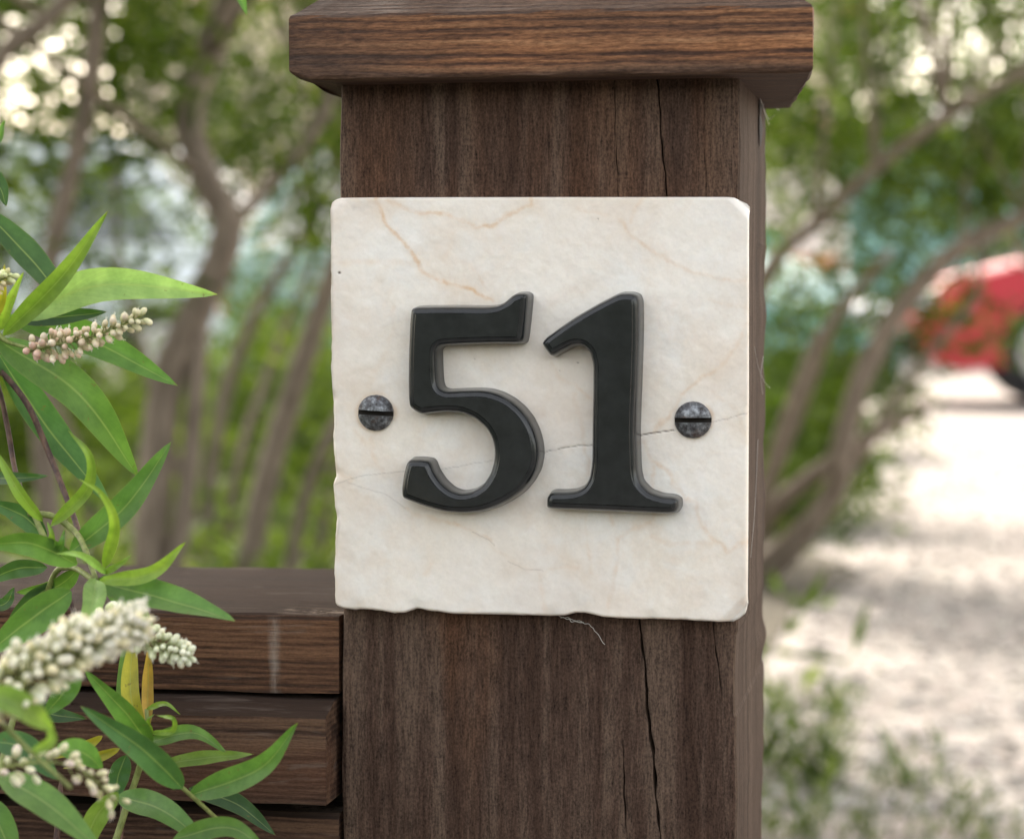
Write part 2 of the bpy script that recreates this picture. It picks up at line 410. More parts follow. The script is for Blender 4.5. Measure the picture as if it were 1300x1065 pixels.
# ================================================================== THE SETTING
def sheet(name, x0, x1, y0, y1, z, mat):
    o = meshobj(name, [(x0, y0, z), (x1, y0, z), (x1, y1, z), (x0, y1, z)], [(0, 1, 2, 3)], mat, smooth=False)
    return tag(o, kind='structure')
sheet('gravel_ground', -600, 600, -200, 1200, 0, M['gravel'])
# planting bed behind the fence, its edge wandering
pts = [(-30, -3, .004), (-.35, -3, .004)]
for i in range(40):
    y = -2.8 + i * .35
    pts.append((-.32 + .12 * math.sin(y * 1.7) + .06 * math.sin(y * 4.1) - max(0, y - 6) * .10, y, .004))
pts += [(-30, pts[-1][1], .004)]
tag(meshobj('planting_bed', pts, [tuple(range(len(pts)))], M['soil'], smooth=False), kind='structure')

# unseen lane added in front of the fence to darken what the post faces
M['added_asphalt'] = simple('lane asphalt', (.055, .053, .05), .95, .2, 30)
sheet('added_road', -300, 300, -190, -.55, .004, M['added_asphalt'])
# ================================================================== THE GATE POST
ZT = P(690, 103, 0).z                                # underside of the cap
XL, XR = P(432, 500, 0).x, P(937, 500, 0).x
PD = .138                                            # depth of the post
post = thing('gate_post', 'dark stained square timber gate post with a chamfered cap, carrying the marble plaque', 'post', ((XL + XR) / 2, PD / 2, 0))
# the shaft: rows up the post, columns across it; splits are real V-grooves in the front
cracks = [  # list of (photo y, photo x, half width in mm)
    [(90, 779, .0), (110, 779, .18), (180, 782, .22), (250, 784, .15), (330, 786, 0), (900, 788, 0), (932, 789, 0), (955, 791, .35), (1000, 793, .45), (1065, 795, .3), (1100, 796, .0)],
    [(90, 833, .3), (105, 834, .55), (150, 838, .42), (205, 842, .55), (250, 846, .5), (330, 850, .2), (400, 850, 0), (700, 810, 0), (760, 811, .4), (800, 814, .8), (840, 818, .6), (880, 821, .95), (930, 826, 1.1), (975, 831, .9), (1065, 838, .5), (1130, 842, 0)],
    [(90, 893, .0), (110, 893, .12), (200, 895, .1), (330, 897, 0), (760, 905, 0), (800, 907, .35), (830, 910, .3), (870, 915, .2), (885, 916, 0), (1100, 920, 0)]]
rows = []
for i in range(240): rows.append(-40 + i * (1240 / 239))       # photo y from above the cap line to below frame
zs = [P(690, yy, 0).z for yy in rows]
keep = [(yy, z) for yy, z in zip(rows, zs) if z <= ZT + .004]
V = []; F = []
def interp(cr, yy):
    ys = [c[0] for c in cr]
    return np.interp(yy, ys, [c[1] for c in cr]), np.interp(yy, ys, [c[2] for c in cr]) / 1000
ncol = None
lows = [(None, .2), (None, .05), (None, -.02)]
for yy, z in keep + lows:
    q = 1100 if yy is None else yy
    xs = []
    def rn(s, a): return math.sin(z * a + s) + .5 * math.sin(z * a * 2.7 + s * 3)
    xl = XL + .0003 * rn(1, 60); xr = XR + .0002 * rn(2, 80) - (.0006 if 800 < q < 900 else 0)
    b = .0022
    col = [(xl - .0002, PD), (xl - .0001, .05), (xl, b), (xl + .0007, b * .3), (xl + b, 0.0)]
    prev = xl + b
    for cr in cracks:
        cxp, hw = interp(cr, q); cx = P(cxp, q, 0).x + (.00022 * math.sin(q * .061) + .00012 * math.sin(q * .173 + 1) + .00006 * random.uniform(-1, 1)) ; hw = hw * (.62 + .22 * math.sin(q * .05 + cxp) + .18 * math.sin(q * .13)) if q < 1095 else 0
        hw = max(hw, 0)
        for t in (.33, .66): col.append((prev + (cx - hw - .0006 - prev) * t, 0.0))
        col += [(cx - hw - .0004, 0.0), (cx - hw, .0002 if hw > 0 else 0), (cx, hw * 9), (cx + hw, .0002 if hw > 0 else 0), (cx + hw + .0004, 0.0)]
        prev = cx + hw + .0004
    col += [(xr - b, 0), (xr - b * .3, b * .25), (xr, b), (xr + .0002, PD * .5)]
    # back right edge: knobbly sawn arris
    kn = .00025 * rn(5, 70) + .00012 * math.sin(z * 420) + .0013 * math.exp(-((q - 862) / 22) ** 2) * 1.6 + (.0006 if q < 700 and q > 300 else 0) * math.sin(q * .05)
    col += [(xr + kn, PD - .002), (xr - .002 + kn, PD)]
    ncol = len(col)
    for x, y in col: V.append((x, y, z))
nr = len(keep) + len(lows)
for i in range(nr - 1):
    for k in range(ncol): F.append((i * ncol + k, (i + 1) * ncol + k, (i + 1) * ncol + (k + 1) % ncol, i * ncol + (k + 1) % ncol))
sh = meshobj('shaft', V, F, M['post'], post, smooth=False)
sh.data.materials.append(M['post_side'])
for p in sh.data.polygons:
    if p.normal.x > .75 and p.center.x > XR - .003: p.material_index = 1

# the cap: chamfered board, its right end sawn a little askew
def cap():
    f0, f1 = -.019, PD - .004                        # front and back
    pf = lambda px, py: P(px, py, f0)
    zb, zt0 = pf(700, 97).z, pf(700, 13).z
    xl, xr = pf(366, 50).x, pf(1035, 50).x
    xlb, xrb = xl + .001, xr - .017
    ch = .034                                        # height of chamfer above front face
    prof = []   # rows of the loft: (z, inset)
    prof = [(zb, .0014), (zb + .0006, .0004), (zb + .0016, 0.0), (zt0 - .0012, 0.0), (zt0, .0005), (zt0 + .0015, .0025), (zt0 + .016, .020), (zt0 + .019, .026), (zt0 + .020, .032)]
    Vv = []; Ff = []
    def ring(z, ins, k):
        c = [(xl + ins, f0 + ins), (xr - ins, f0 + ins), (xrb - ins, f1 - ins), (xlb + ins, f1 - ins)]
        out = []
        for s in range(4):
            a = Vector(c[s]); b = Vector(c[(s + 1) % 4]); n = 26 if s % 2 == 0 else 14
            e = (b - a).normalized()
            for t in range(n):
                u = t / n; p = a + (b - a) * u
                # ends slightly rounded at the vertical corners
                dd = min(u, 1 - u) * (b - a).length; ro = max(0, .0018 - dd) ** 1.5 * 9
                nn = Vector((-e.y, e.x)); p = p + nn * ro
                w = .00035 * math.sin(s * 5 + u * 23 + k) + .00025 * math.sin(u * 57 + z * 700)
                zz = z + .00015 * math.sin(u * 31 + s + k * 2) + .0001 * math.sin(u * 83 + k)
                if s == 0 and k < 3: zz += .0022 * max(0, 1 - u * 38) + .0009 * max(0, (u - .975) * 40)   # knocked-off corners
                if s == 3 and k < 3 and t > 10: zz += .0015
                out.append((p.x + w * nn.x, p.y + w * nn.y, zz))
        return out
    m = 0
    for k, (z, ins) in enumerate(prof):
        r = ring(z, ins, k); m = len(r); Vv += r
    for k in range(len(prof) - 1):
        for t in range(m): Ff.append((k * m + t, k * m + (t + 1) % m, (k + 1) * m + (t + 1) % m, (k + 1) * m + t))
    Ff.append(tuple(range(m))[::-1]); Ff.append(tuple((len(prof) - 1) * m + t for t in range(m)))
    return meshobj('cap', Vv, Ff, M['cap'], post, smooth=False)
cap()
# knots and an old nail hole on the right side, under the cap
a = Acc()
def disc_blob(c, r, ny, squash):
    V = []; F = []
    for k in range(10):
        an = k * math.pi / 5; V.append(Vector((c.x + .0002, c.y + math.cos(an) * r, c.z + math.sin(an) * r * squash * (1 + .2 * math.sin(an * 3)))))
    V.append(Vector((c.x + .0012, c.y, c.z)))
    for k in range(10): F.append((k, (k + 1) % 10, 10))
    return V, F
side = lambda py, f: Vector((XR + .0004, PD * f, P(955, py, .06).z))
a.add(disc_blob(side(126, .70), .006, 0, .55)); a.add(disc_blob(side(155, .70), .0065, 0, 1.0))
M['knot'] = simple('dark knot', (.022, .015, .012), .8, .3, 300)
a.build('knot', M['knot'], post)

# ================================================================== THE PLAQUE
def vnoise(x, y, f, seed):
    r = np.random.default_rng(seed); out = np.zeros_like(x); tot = 0
    for o in range(4):
        g = r.random((64, 64)); X = x * f * 2 ** o + 17.3 * o; Y = y * f * 2 ** o + 5.1 * o
        xi = np.floor(X).astype(int); yi = np.floor(Y).astype(int); fx = X - xi; fy = Y - yi
        fx = fx * fx * (3 - 2 * fx); fy = fy * fy * (3 - 2 * fy)
        h = lambda a, b: g[a % 64, b % 64]
        out += (h(xi, yi) * (1 - fx) * (1 - fy) + h(xi + 1, yi) * fx * (1 - fy) + h(xi, yi + 1) * (1 - fx) * fy + h(xi + 1, yi + 1) * fx * fy) / 2 ** o
        tot += 1 / 2 ** o
    return out / tot - .5
TH = .0085                                       # plaque thickness
plq = thing('house_number_plaque', 'square veined cream marble house number plaque screwed to the dark timber post', 'plaque', P(685, 520, 0))
NU = 380
topc = [(418, 262), (419.5, 256), (423, 252.5), (430, 251), (470, 250.5), (700, 250), (925, 250), (931, 250.5), (938, 254), (947, 258), (950, 262)]
botc = [(424, 765), (428, 770), (436, 773), (450, 775), (470, 774), (500, 779), (512, 778), (528, 773.5), (545, 776), (575, 780), (620, 780.5), (680, 782), (697, 783), (715, 782), (730, 778.5), (742, 779), (765, 784), (790, 786), (830, 786.5), (870, 788), (900, 789.5), (930, 791), (938, 787), (945, 781), (948, 768)]
lefc = [(256, 418.5), (265, 418), (300, 419), (340, 418.5), (400, 419.5), (430, 420), (470, 419), (500, 421), (540, 422), (555, 420.5), (575, 422), (590, 423.5), (605, 425), (614, 421.5), (625, 422), (650, 424.5), (660, 425.5), (680, 424), (720, 423), (770, 423.5)]
rigc = [(256, 950.5), (300, 950), (400, 950), (500, 950), (600, 949.5), (700, 949), (760, 948.5), (785, 948)]
u = np.linspace(0, 1, NU); UU, VV = np.meshgrid(u, u)
Lx = lambda yy: np.interp(yy, [c[0] for c in lefc], [c[1] for c in lefc])
Rx = lambda yy: np.interp(yy, [c[0] for c in rigc], [c[1] for c in rigc])
Ty = lambda xx: np.interp(xx, [c[0] for c in topc], [c[1] for c in topc])
By = lambda xx: np.interp(xx, [c[0] for c in botc], [c[1] for c in botc])
xx = 418 + UU * 532; yy = 250 + VV * 535
for _ in range(3):
    xx = Lx(yy) + UU * (Rx(yy) - Lx(yy)); yy = Ty(xx) + VV * (By(xx) - Ty(xx))
jit = vnoise(xx, yy, .07, 5)
edgew = np.minimum(np.minimum(UU, 1 - UU), np.minimum(VV, 1 - VV)) * 530      # px to nearest edge
xx = xx + np.where(UU < .5, 1, .25) * jit * 2.6 * np.exp(-UU * 60) ; yy = yy + jit * 1.6 * np.exp(-(1 - VV) * 60)
def seg_dist(x, y, pl):
    d = np.full(x.shape, 1e9)
    for (x0, y0), (x1, y1) in zip(pl[:-1], pl[1:]):
        dx, dy = x1 - x0, y1 - y0; L = dx * dx + dy * dy + 1e-9
        t = np.clip(((x - x0) * dx + (y - y0) * dy) / L, 0, 1)
        d = np.minimum(d, np.hypot(x - x0 - t * dx, y - y0 - t * dy))
    return d
wx = xx + vnoise(xx, yy, .06, 11) * 9; wy = yy + vnoise(xx, yy, .06, 12) * 9
veins = [  # (strength, width px, points)
    (.85, 3.2, [(475, 250), (490, 285), (520, 315), (537, 345), (558, 357), (590, 366), (625, 381)]),
    (.55, 3.5, [(490, 254), (520, 266), (555, 272), (580, 275), (605, 290), (625, 288), (645, 272), (674, 262), (673, 250)]),
    (.65, 2.5, [(605, 290), (625, 287), (645, 273), (672, 262)]),
    (.22, 5, [(577, 295), (573, 315), (560, 330)]), (.25, 5, [(432, 333), (470, 334), (520, 332)]),
    (.38, 3.5, [(735, 262), (765, 272), (790, 280), (800, 296), (818, 310), (850, 330), (880, 346), (915, 354), (945, 355)]),
    (.25, 4, [(800, 280), (808, 262), (820, 250)]), (.25, 3.5, [(900, 380), (925, 386), (948, 389)]),
    (.40, 3.2, [(950, 412), (935, 440), (915, 465), (895, 475), (880, 488), (865, 500), (855, 520), (830, 548)]),
    (.35, 3, [(700, 462), (712, 480), (730, 488), (750, 508)]), (.3, 4, [(728, 500), (735, 520), (740, 560), (748, 600)]),
    (.42, 4, [(815, 560), (828, 585), (848, 598), (858, 620), (870, 634), (885, 636), (890, 665), (905, 685), (918, 690), (923, 702), (935, 692), (949, 688)]),
    (.28, 3.5, [(828, 590), (829, 660), (805, 672), (786, 684), (784, 710), (778, 740), (768, 785)]),
    (.22, 3, [(745, 650), (746, 690), (750, 730)]), (.22, 3, [(773, 650), (776, 665)]),
    (.25, 4, [(830, 680), (850, 692), (880, 690), (915, 688)]), (.25, 3.5, [(684, 725), (690, 755), (692, 782)]),
    (.42, 3.2, [(515, 645), (522, 653), (545, 655), (575, 664), (600, 676), (622, 686)]),
    (.35, 4, [(470, 558), (475, 580), (485, 598)]), (.3, 4, [(424, 590), (436, 604), (445, 610)]),
    (.3, 4, [(452, 548), (462, 560), (472, 566)]), (.25, 4, [(540, 728), (548, 714)]), (.25, 3, [(690, 730), (700, 724), (735, 720)]),
    (.22, 3, [(600, 342), (615, 360), (618, 375)]), (.2, 4, [(622, 690), (640, 705), (660, 718), (688, 727)]),
    (.15, 4, [(500, 390), (495, 440), (470, 480), (462, 505)]), (.15, 4, [(905, 500), (935, 520), (948, 560)])]
vein = np.zeros(xx.shape); br = .6 + 1.1 * (vnoise(xx, yy, .05, 21) + .25)
for s, wd, pl in veins:
    d = seg_dist(wx, wy, pl)
    vein = np.maximum(vein, 1.0 * s * np.clip(br, .3, 1.2) * np.exp(-(d / wd) ** 2))
    vein = np.maximum(vein, .22 * s * np.exp(-(d / (wd * 3.2)) ** 2))
for (sx0, sy0) in ((477.5, 524), (880, 533)):       # rust stain round each screw
    d = np.hypot(xx - sx0, yy - sy0); vein = np.maximum(vein, .55 * np.exp(-((d - 24) / 3.5) ** 2) * (.4 + np.clip(vnoise(xx, yy, .04, 31) * 3, -.3, .8)))
crk = np.zeros(xx.shape)
cx2 = xx + vnoise(xx, yy, .12, 41) * 2.0; cy2 = yy + vnoise(xx, yy, .12, 42) * 3.2
for s, wd, pl in [(.95, .75, [(812, 552), (856, 546)]), (.35, .6, [(905, 535), (925, 531), (949, 525)]), (.6, .6, [(690, 574), (720, 568), (752, 564)]),
                  (.28, .6, [(560, 596), (600, 588), (632, 584)]), (.28, .7, [(423, 616), (440, 610), (465, 603), (517, 598)]), (.18, .9, [(440, 612), (465, 620), (490, 627), (515, 645)]),
                  (.28, .6, [(600, 675), (622, 686), (628, 693)]), (.2, .7, [(645, 712), (665, 722), (690, 724)])]:
    d = seg_dist(cx2, cy2, pl); crk = np.maximum(crk, s * np.exp(-(d / wd) ** 2))
for (dx0, dy0, rr, s) in ((431, 346.5, 1.9, 1), (733.5, 460.5, 1.4, .6), (759, 278.5, 1.2, .5), (710, 470.5, .9, .5), (603, 456, 1.1, .4)):
    d = np.hypot(xx - dx0, yy - dy0); crk = np.maximum(crk, s * np.clip((rr - d) * 1.6, 0, 1))
dirt = np.zeros(xx.shape)
el = UU * 530; nz = vnoise(xx, yy, .09, 51)
dirt = np.maximum(dirt, np.clip(.75 * np.exp(-(el / 3.0) ** 2) + nz * .7 * np.exp(-el / 5), 0, .9) * np.clip(1.15 - (yy - 300) / 420, .15, 1))
dirt = np.maximum(dirt, .32 * np.exp(-((yy - 258 - 8 * np.sin((xx - 420) / 18)) / 6) ** 2) * np.clip((505 - xx) / 60, 0, 1) * (.5 + nz * 2).clip(0, 1))
dirt = np.maximum(dirt, .35 * np.exp(-(VV * 530 / 1.5) ** 2) * (.4 + nz * 2.5).clip(0, 1))
dirt = np.maximum(dirt, .30 * np.exp(-(seg_dist(wx, wy, [(426, 650), (430, 662), (427, 690), (425, 720)]) / 2.2) ** 2))
dirt = np.maximum(dirt, .35 * np.exp(-((1 - VV) * 530 / 2.2) ** 2) * (.3 + nz * 3).clip(0, 1))
# dust caught against the lower right corner
dirt = np.maximum(dirt, .16 * np.clip((xx - 925) / 20, 0, 1) * np.clip((yy - 700) / 40, 0, 1))
cloud = np.clip(vnoise(xx, yy, .008, 61) * 1.3 + .08, 0, .4) + .22 * np.exp(-el / 30) + .12 * np.clip((560 - xx) / 140, 0, 1)
cloud = np.clip(cloud * (.8 + .8 * vnoise(xx, yy, .05, 62)), 0, .6)
# surface relief: worn edges, undulation, the open crack
ytop = -TH + .0006 * vnoise(xx, yy, .02, 71) + .00025 * vnoise(xx, yy, .1, 72)
rad = np.where(VV > .5, 3.6, 1.6) * (1 + 1.2 * (vnoise(xx, yy, .05, 73) + .2).clip(0, 1))
e = np.clip(edgew / rad, 0, 1); ytop = ytop + .0022 * (1 - np.sqrt(1 - (1 - e) ** 2))
le = np.clip(el / 5, 0, 1); ytop = ytop + .0012 * (1 - np.sqrt(1 - (1 - le) ** 2)) * (.6 + nz).clip(0, 1.5)
cor = np.clip(((xx - 932) + (262 - yy)) / 14, 0, 1); ytop = ytop + .004 * cor ** 2       # broken top right corner
cor = np.clip(((xx - 930) + (yy - 768)) / 18, 0, 1); ytop = ytop + .004 * cor ** 2       # broken bottom right corner
cor = np.exp(-(((xx - 418) / 16) ** 2 + ((yy - 252) / 9) ** 2)); ytop = ytop + .003 * cor
for cxn, cyn, rn_ in ((528, 772, 12), (700, 782, 10), (735, 776, 14), (423, 600, 8), (424, 655, 7), (455, 775, 10), (421, 505, 6), (420, 560, 6), (826, 786, 9)):
    ytop = ytop + .0009 * np.exp(-((xx - cxn) ** 2 + (yy - cyn) ** 2) / rn_ ** 2)
ytop = ytop + .0006 * (crk > .3) * crk
# pixel position -> world, in the plane of the front face
dirx = RT.x * (xx - CX) / FPX + UP.x * (CY - yy) / FPX + FW.x
diry = RT.y * (xx - CX) / FPX + UP.y * (CY - yy) / FPX + FW.y
dirz = RT.z * (xx - CX) / FPX + UP.z * (CY - yy) / FPX + FW.z
tt = (-TH - CAM.y) / diry
WX = CAM.x + dirx * tt; WZ = CAM.z + dirz * tt
verts = np.stack([WX, ytop, WZ], -1).reshape(-1, 3)
idx = np.arange(NU * NU).reshape(NU, NU)
q = np.stack([idx[:-1, :-1], idx[1:, :-1], idx[1:, 1:], idx[:-1, 1:]], -1).reshape(-1, 4)
ring = np.concatenate([idx[0, :], idx[1:, -1], idx[-1, -2::-1], idx[-2:0:-1, 0]])
ringv = verts[ring].copy(); ctr = ringv.mean(0)
r2 = ringv.copy(); r2[:, 1] = -.0035; r2[:, 0] += (ctr[0] - r2[:, 0]) * .002
r3 = ringv.copy(); r3[:, 1] = -.0004; r3[:, 0] += (ctr[0] - r3[:, 0]) * .008; r3[:, 2] += (ctr[2] - r3[:, 2]) * .008
n0 = len(verts); m = len(ring); allv = np.concatenate([verts, r2, r3])
def band(a, b): return np.stack([a, b, np.roll(b, -1), np.roll(a, -1)], -1)
b2 = np.arange(n0, n0 + m); b3 = np.arange(n0 + m, n0 + 2 * m)
q = np.concatenate([q, band(b2, ring)[:, ::1], band(b3, b2)])
slab = npmesh('stone_slab', allv, q, M['marble'], plq)
pad = lambda a, v=0.0: np.concatenate([a.ravel(), a.ravel()[ring], a.ravel()[ring] * .5 + v])
attr(slab, 'vein', pad(vein)); attr(slab, 'crack', pad(crk)); attr(slab, 'dirt', pad(dirt, .2)); attr(slab, 'cloud', pad(cloud))

# numerals
five = [(526.5, 391.5), (533, 388.3), (560, 387.8), (594, 387.8), (622, 388.3), (636, 387), (645, 382.5), (653.2, 375), (660, 371), (672, 370.5), (677.5, 374), (676.5, 386), (675, 402), (672.5, 424), (670.5, 434), (665, 437.2), (640, 437), (599, 438), (566, 439.5), (562.2, 443), (562.6, 460), (563.6, 484), (566, 491.5), (573, 494), (590, 493), (612, 492.3), (627, 493.6), (641, 498), (655, 505.5), (668, 516.5), (678, 529), (685.5, 544), (690, 560), (691.3, 577), (688, 594), (680, 609), (668.5, 623), (652, 634.5), (636, 642.5), (617, 648.7), (594, 651), (571, 649.3), (546, 642.6), (524, 634.5), (515.5, 630.5), (514.3, 620), (516.5, 603), (520.5, 586), (525.5, 580), (538, 579.7), (551, 581), (555, 585), (559, 596), (567.7, 609), (578.9, 618.5), (590.2, 622.5), (604.3, 620.5), (617.3, 612.5), (626.5, 598.5), (630.5, 584.5), (631.5, 570.4), (628.8, 556.3), (621.5, 543), (607.5, 530.8), (590.5, 524), (571, 523), (551, 525), (541, 526.5), (533.5, 523), (524.5, 516), (523, 503), (522.8, 475), (523.5, 440), (524.8, 411)]
one = [(690.5, 436), (695.8, 428), (712, 416), (732.6, 402), (760, 386), (785, 373.2), (793, 370.7), (806.2, 370.8), (814, 373.8), (816.8, 382), (817.2, 400), (817, 430), (815.6, 476.7), (813.8, 519), (813.2, 545), (813.9, 570.5), (814.7, 595.8), (818, 609.5), (828.5, 620.5), (843.5, 625.8), (859, 627.2), (866.5, 631.5), (866.8, 642), (861.8, 650), (849, 651.4), (820, 650), (792.7, 648.6), (760, 647.2), (736.4, 646.4), (703, 645), (697, 643), (697, 630), (701, 623), (706, 621), (722, 621), (734, 620), (744.5, 615.3), (751, 604.5), (753.8, 586), (754.2, 560), (754.5, 528), (755.2, 500), (755.3, 463), (751.5, 447), (743.5, 440), (733, 439.6), (719.4, 446.4), (707.5, 453.3), (702.3, 452.5)]
def chaikin(p, n=2):
    p = np.array(p, float)
    for _ in range(n):
        qn = np.roll(p, -1, 0); p = np.stack([p * .85 + qn * .15, p * .15 + qn * .85], 1).reshape(-1, 2)
    return p
def numeral(name, pts, label):
    p = chaikin(pts, 2)
    W = np.array([[P(a, b, -TH).x, P(a, b, -TH).z] for a, b in p])
    # uniform resample
    d = np.hypot(*(np.roll(W, -1, 0) - W).T); s = np.concatenate([[0], np.cumsum(d)]); N = 520
    Wc = np.concatenate([W, W[:1]]); t = np.linspace(0, s[-1], N, endpoint=False)
    W = np.stack([np.interp(t, s, Wc[:, 0]), np.interp(t, s, Wc[:, 1])], -1)
    A = .5 * np.sum(W[:, 0] * np.roll(W[:, 1], -1) - np.roll(W[:, 0], -1) * W[:, 1])
    sgn = 1 if A > 0 else -1
    def offs(W, k):
        T = np.roll(W, -3, 0) - np.roll(W, 3, 0); T /= np.linalg.norm(T, axis=1)[:, None]
        Nn = np.stack([-T[:, 1], T[:, 0]], -1) * sgn
        return W + Nn * k
    layers = [(0.0006, -.0002), (-.0012, .0000), (-.0045, .0003), (-.0074, .0005), (-.0086, .0008), (-.0095, .0013), (-.0100, .0019), (-.01025, .0025), (-.0103, .0029)]
    Vv = []; ks = []
    O = W.copy(); last = 0
    for y, ins in layers:
        O = offs(O, ins - last); last = ins
        # smooth a touch so that inset corners stay rounded
        O = O * .84 + (np.roll(O, 1, 0) + np.roll(O, -1, 0)) * .08
        wob = .00012 * np.sin(np.arange(N) * .13) + .0001 * np.sin(np.arange(N) * .31 + 1)
        Vv.append(np.stack([O[:, 0], np.full(N, -TH + y) + wob * 0.0, O[:, 1]], -1))
    bm = bmesh.new()
    rings = [[bm.verts.new(v) for v in L] for L in Vv]
    for a_, b_ in zip(rings[:-1], rings[1:]):
        for i in range(N): bm.faces.new((a_[i], a_[(i + 1) % N], b_[(i + 1) % N], b_[i]))
    last = rings[-1]; cosl = [Vector(v.co) for v in last]
    for tri in tessellate_polygon([cosl]):
        if len(set(tri)) == 3:
            f = bm.faces.new([last[k] for k in tri]); f.normal_update()
            if f.normal.y > 0: f.normal_flip()
    me = bpy.data.meshes.new(name); side = sorted(bm.faces, key=lambda f: f.calc_center_median().y)
    for f in bm.faces:
        if len(f.verts) == 4:
            f.normal_update(); break
    # the outline's winding decides whether the wall strips must be turned outwards
    if sgn > 0:
        for f in bm.faces:
            if len(f.verts) == 4: f.normal_flip()
    bm.to_mesh(me); bm.free(); me.materials.append(M['black'])
    for p in me.polygons: p.use_smooth = len(p.vertices) == 4
    o = bpy.data.objects.new(name, me); link(o); o.parent = plq
    o.matrix_parent_inverse = Matrix.LocRotScale(plq.location, plq.rotation_euler, None).inverted(); o['label'] = label
    c = W.mean(0); bad = 0
    return o
numeral('numeral', five, 'black cast numeral 5'); numeral('numeral', one, 'black cast numeral 1')

M['painted_shade'] = simple('grime in slot', (.018, .014, .011), .9, .3, 400)  # shade of the slot floor, put in as a dark colour
def screw(px, py, tilt, label):
    c = P(px, py, -TH); r = 23.2 / PXM(-TH) * 1.015; bm = bmesh.new(); hs_ = .0013
    # domed head as a height field on a disc, the slot cut into it
    rings = []; NR, NA = 22, 72
    cen = None; grid = {}
    xs = np.linspace(-1, 1, 61)
    cols = sorted(set(list(np.round(np.linspace(-1, 1, 41), 4)) + [-.13, -.125, .125, .13]))
    prev = None
    for v_ in cols:                                   # rows across the slot
        half = math.sqrt(max(0, 1 - v_ * v_)); row = []
        for k in range(33):
            u_ = -half + 2 * half * k / 32
            d2 = u_ * u_ + v_ * v_; h = .0034 * math.sqrt(max(0, 1 - d2 * .97)) + .0004
            if abs(v_) <= .1255: h = .0005
            x = u_ * r; z = v_ * r
            row.append(bm.verts.new((c.x + x * math.cos(tilt) - z * math.sin(tilt), -TH - h, c.z + x * math.sin(tilt) + z * math.cos(tilt))))
        if prev:
            for k in range(32):
                try: bm.faces.new((prev[k], prev[k + 1], row[k + 1], row[k]))
                except ValueError: pass
        prev = row
    bmesh.ops.remove_doubles(bm, verts=bm.verts, dist=1e-6)
    be = [e_ for e_ in bm.edges if e_.is_boundary]
    ex = bmesh.ops.extrude_edge_only(bm, edges=be)
    for v_ in ex['geom']:
        if isinstance(v_, bmesh.types.BMVert): v_.co.y = -TH + .0006
    o = bmobj('screw', bm, M['screw'], plq, smooth=False); o['label'] = label
    o.data.materials.append(M['painted_shade'])
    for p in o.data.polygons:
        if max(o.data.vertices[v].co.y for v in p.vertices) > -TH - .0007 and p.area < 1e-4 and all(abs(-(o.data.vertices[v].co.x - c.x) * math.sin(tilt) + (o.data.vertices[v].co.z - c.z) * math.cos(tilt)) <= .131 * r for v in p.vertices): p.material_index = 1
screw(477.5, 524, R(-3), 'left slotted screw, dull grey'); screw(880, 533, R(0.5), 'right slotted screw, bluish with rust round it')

# ================================================================== THE FENCE
fx1 = XL - .0012
fence = thing('board_fence', 'dark stained low fence of broad boards joining the left side of the gate post', 'fence', (fx1 - .6, .07, 0))
def board(name, x0, x1, prof, mat, seed, nx=150):
    """prof: list of (y,z) round the section; lightly uneven along x"""
    Vv = []; Ff = []; k = len(prof)
    xs_ = np.concatenate([np.linspace(x0, x1 - .35, 20), np.linspace(x1 - .34, x1, nx)])
    for i, x in enumerate(xs_):
        for j, (y, z) in enumerate(prof):
            dz = .00018 * math.sin(x * 60 + j + seed) + .00012 * math.sin(x * 143 + seed * 2 + j)
            Vv.append((x, y + dz * .7, z + dz))
    n = len(xs_)
    for i in range(n - 1):
        for j in range(k): Ff.append((i * k + j, i * k + (j + 1) % k, (i + 1) * k + (j + 1) % k, (i + 1) * k + j))
    Ff.append(tuple(range(k))[::-1]); Ff.append(tuple((n - 1) * k + j for j in range(k)))
    return meshobj(name, Vv, Ff, mat, fence, smooth=False)
z0 = P(400, 781, .001).z; z1 = P(400, 880, .001).z
zk = z0
board('top_board', -1.6, fx1, [(.001, z1), (.001, z0 - .002), (.0017, z0 - .0006), (.003, z0), (.144, z0 + .001), (.146, z0 - .001), (.146, z1)], M['rail'], 1)
yf = -.014
z2 = z1 - .0012; z3 = P(400, 909, yf).z; z4 = P(400, 1022, yf).z
board('lower_board', -1.6, fx1 - .0012, [(yf, z4), (yf, z3 - .001), (yf + .001, z3), (.0, z2 - .0008), (.12, z2), (.12, z4)], M['rail2'], 2)
z5 = P(400, 1032, .0).z
board('bottom_board', -1.6, fx1, [(.0, z5 - .12), (.0, z5 - .002), (.002, z5), (.11, z5), (.11, z5 - .12)], M['rail2'], 3)
board('bottom_board', -1.6, fx1, [(.0, z5 - .26), (.0, z5 - .134), (.002, z5 - .132), (.11, z5 - .132), (.11, z5 - .26)], M['rail2'], 4)
bm = bmesh.new(); bx(bm, -1.6, -1.5, 0.02, .11, 0, z5 - .262); bmobj('fence_post', bm, M['post'], fence)

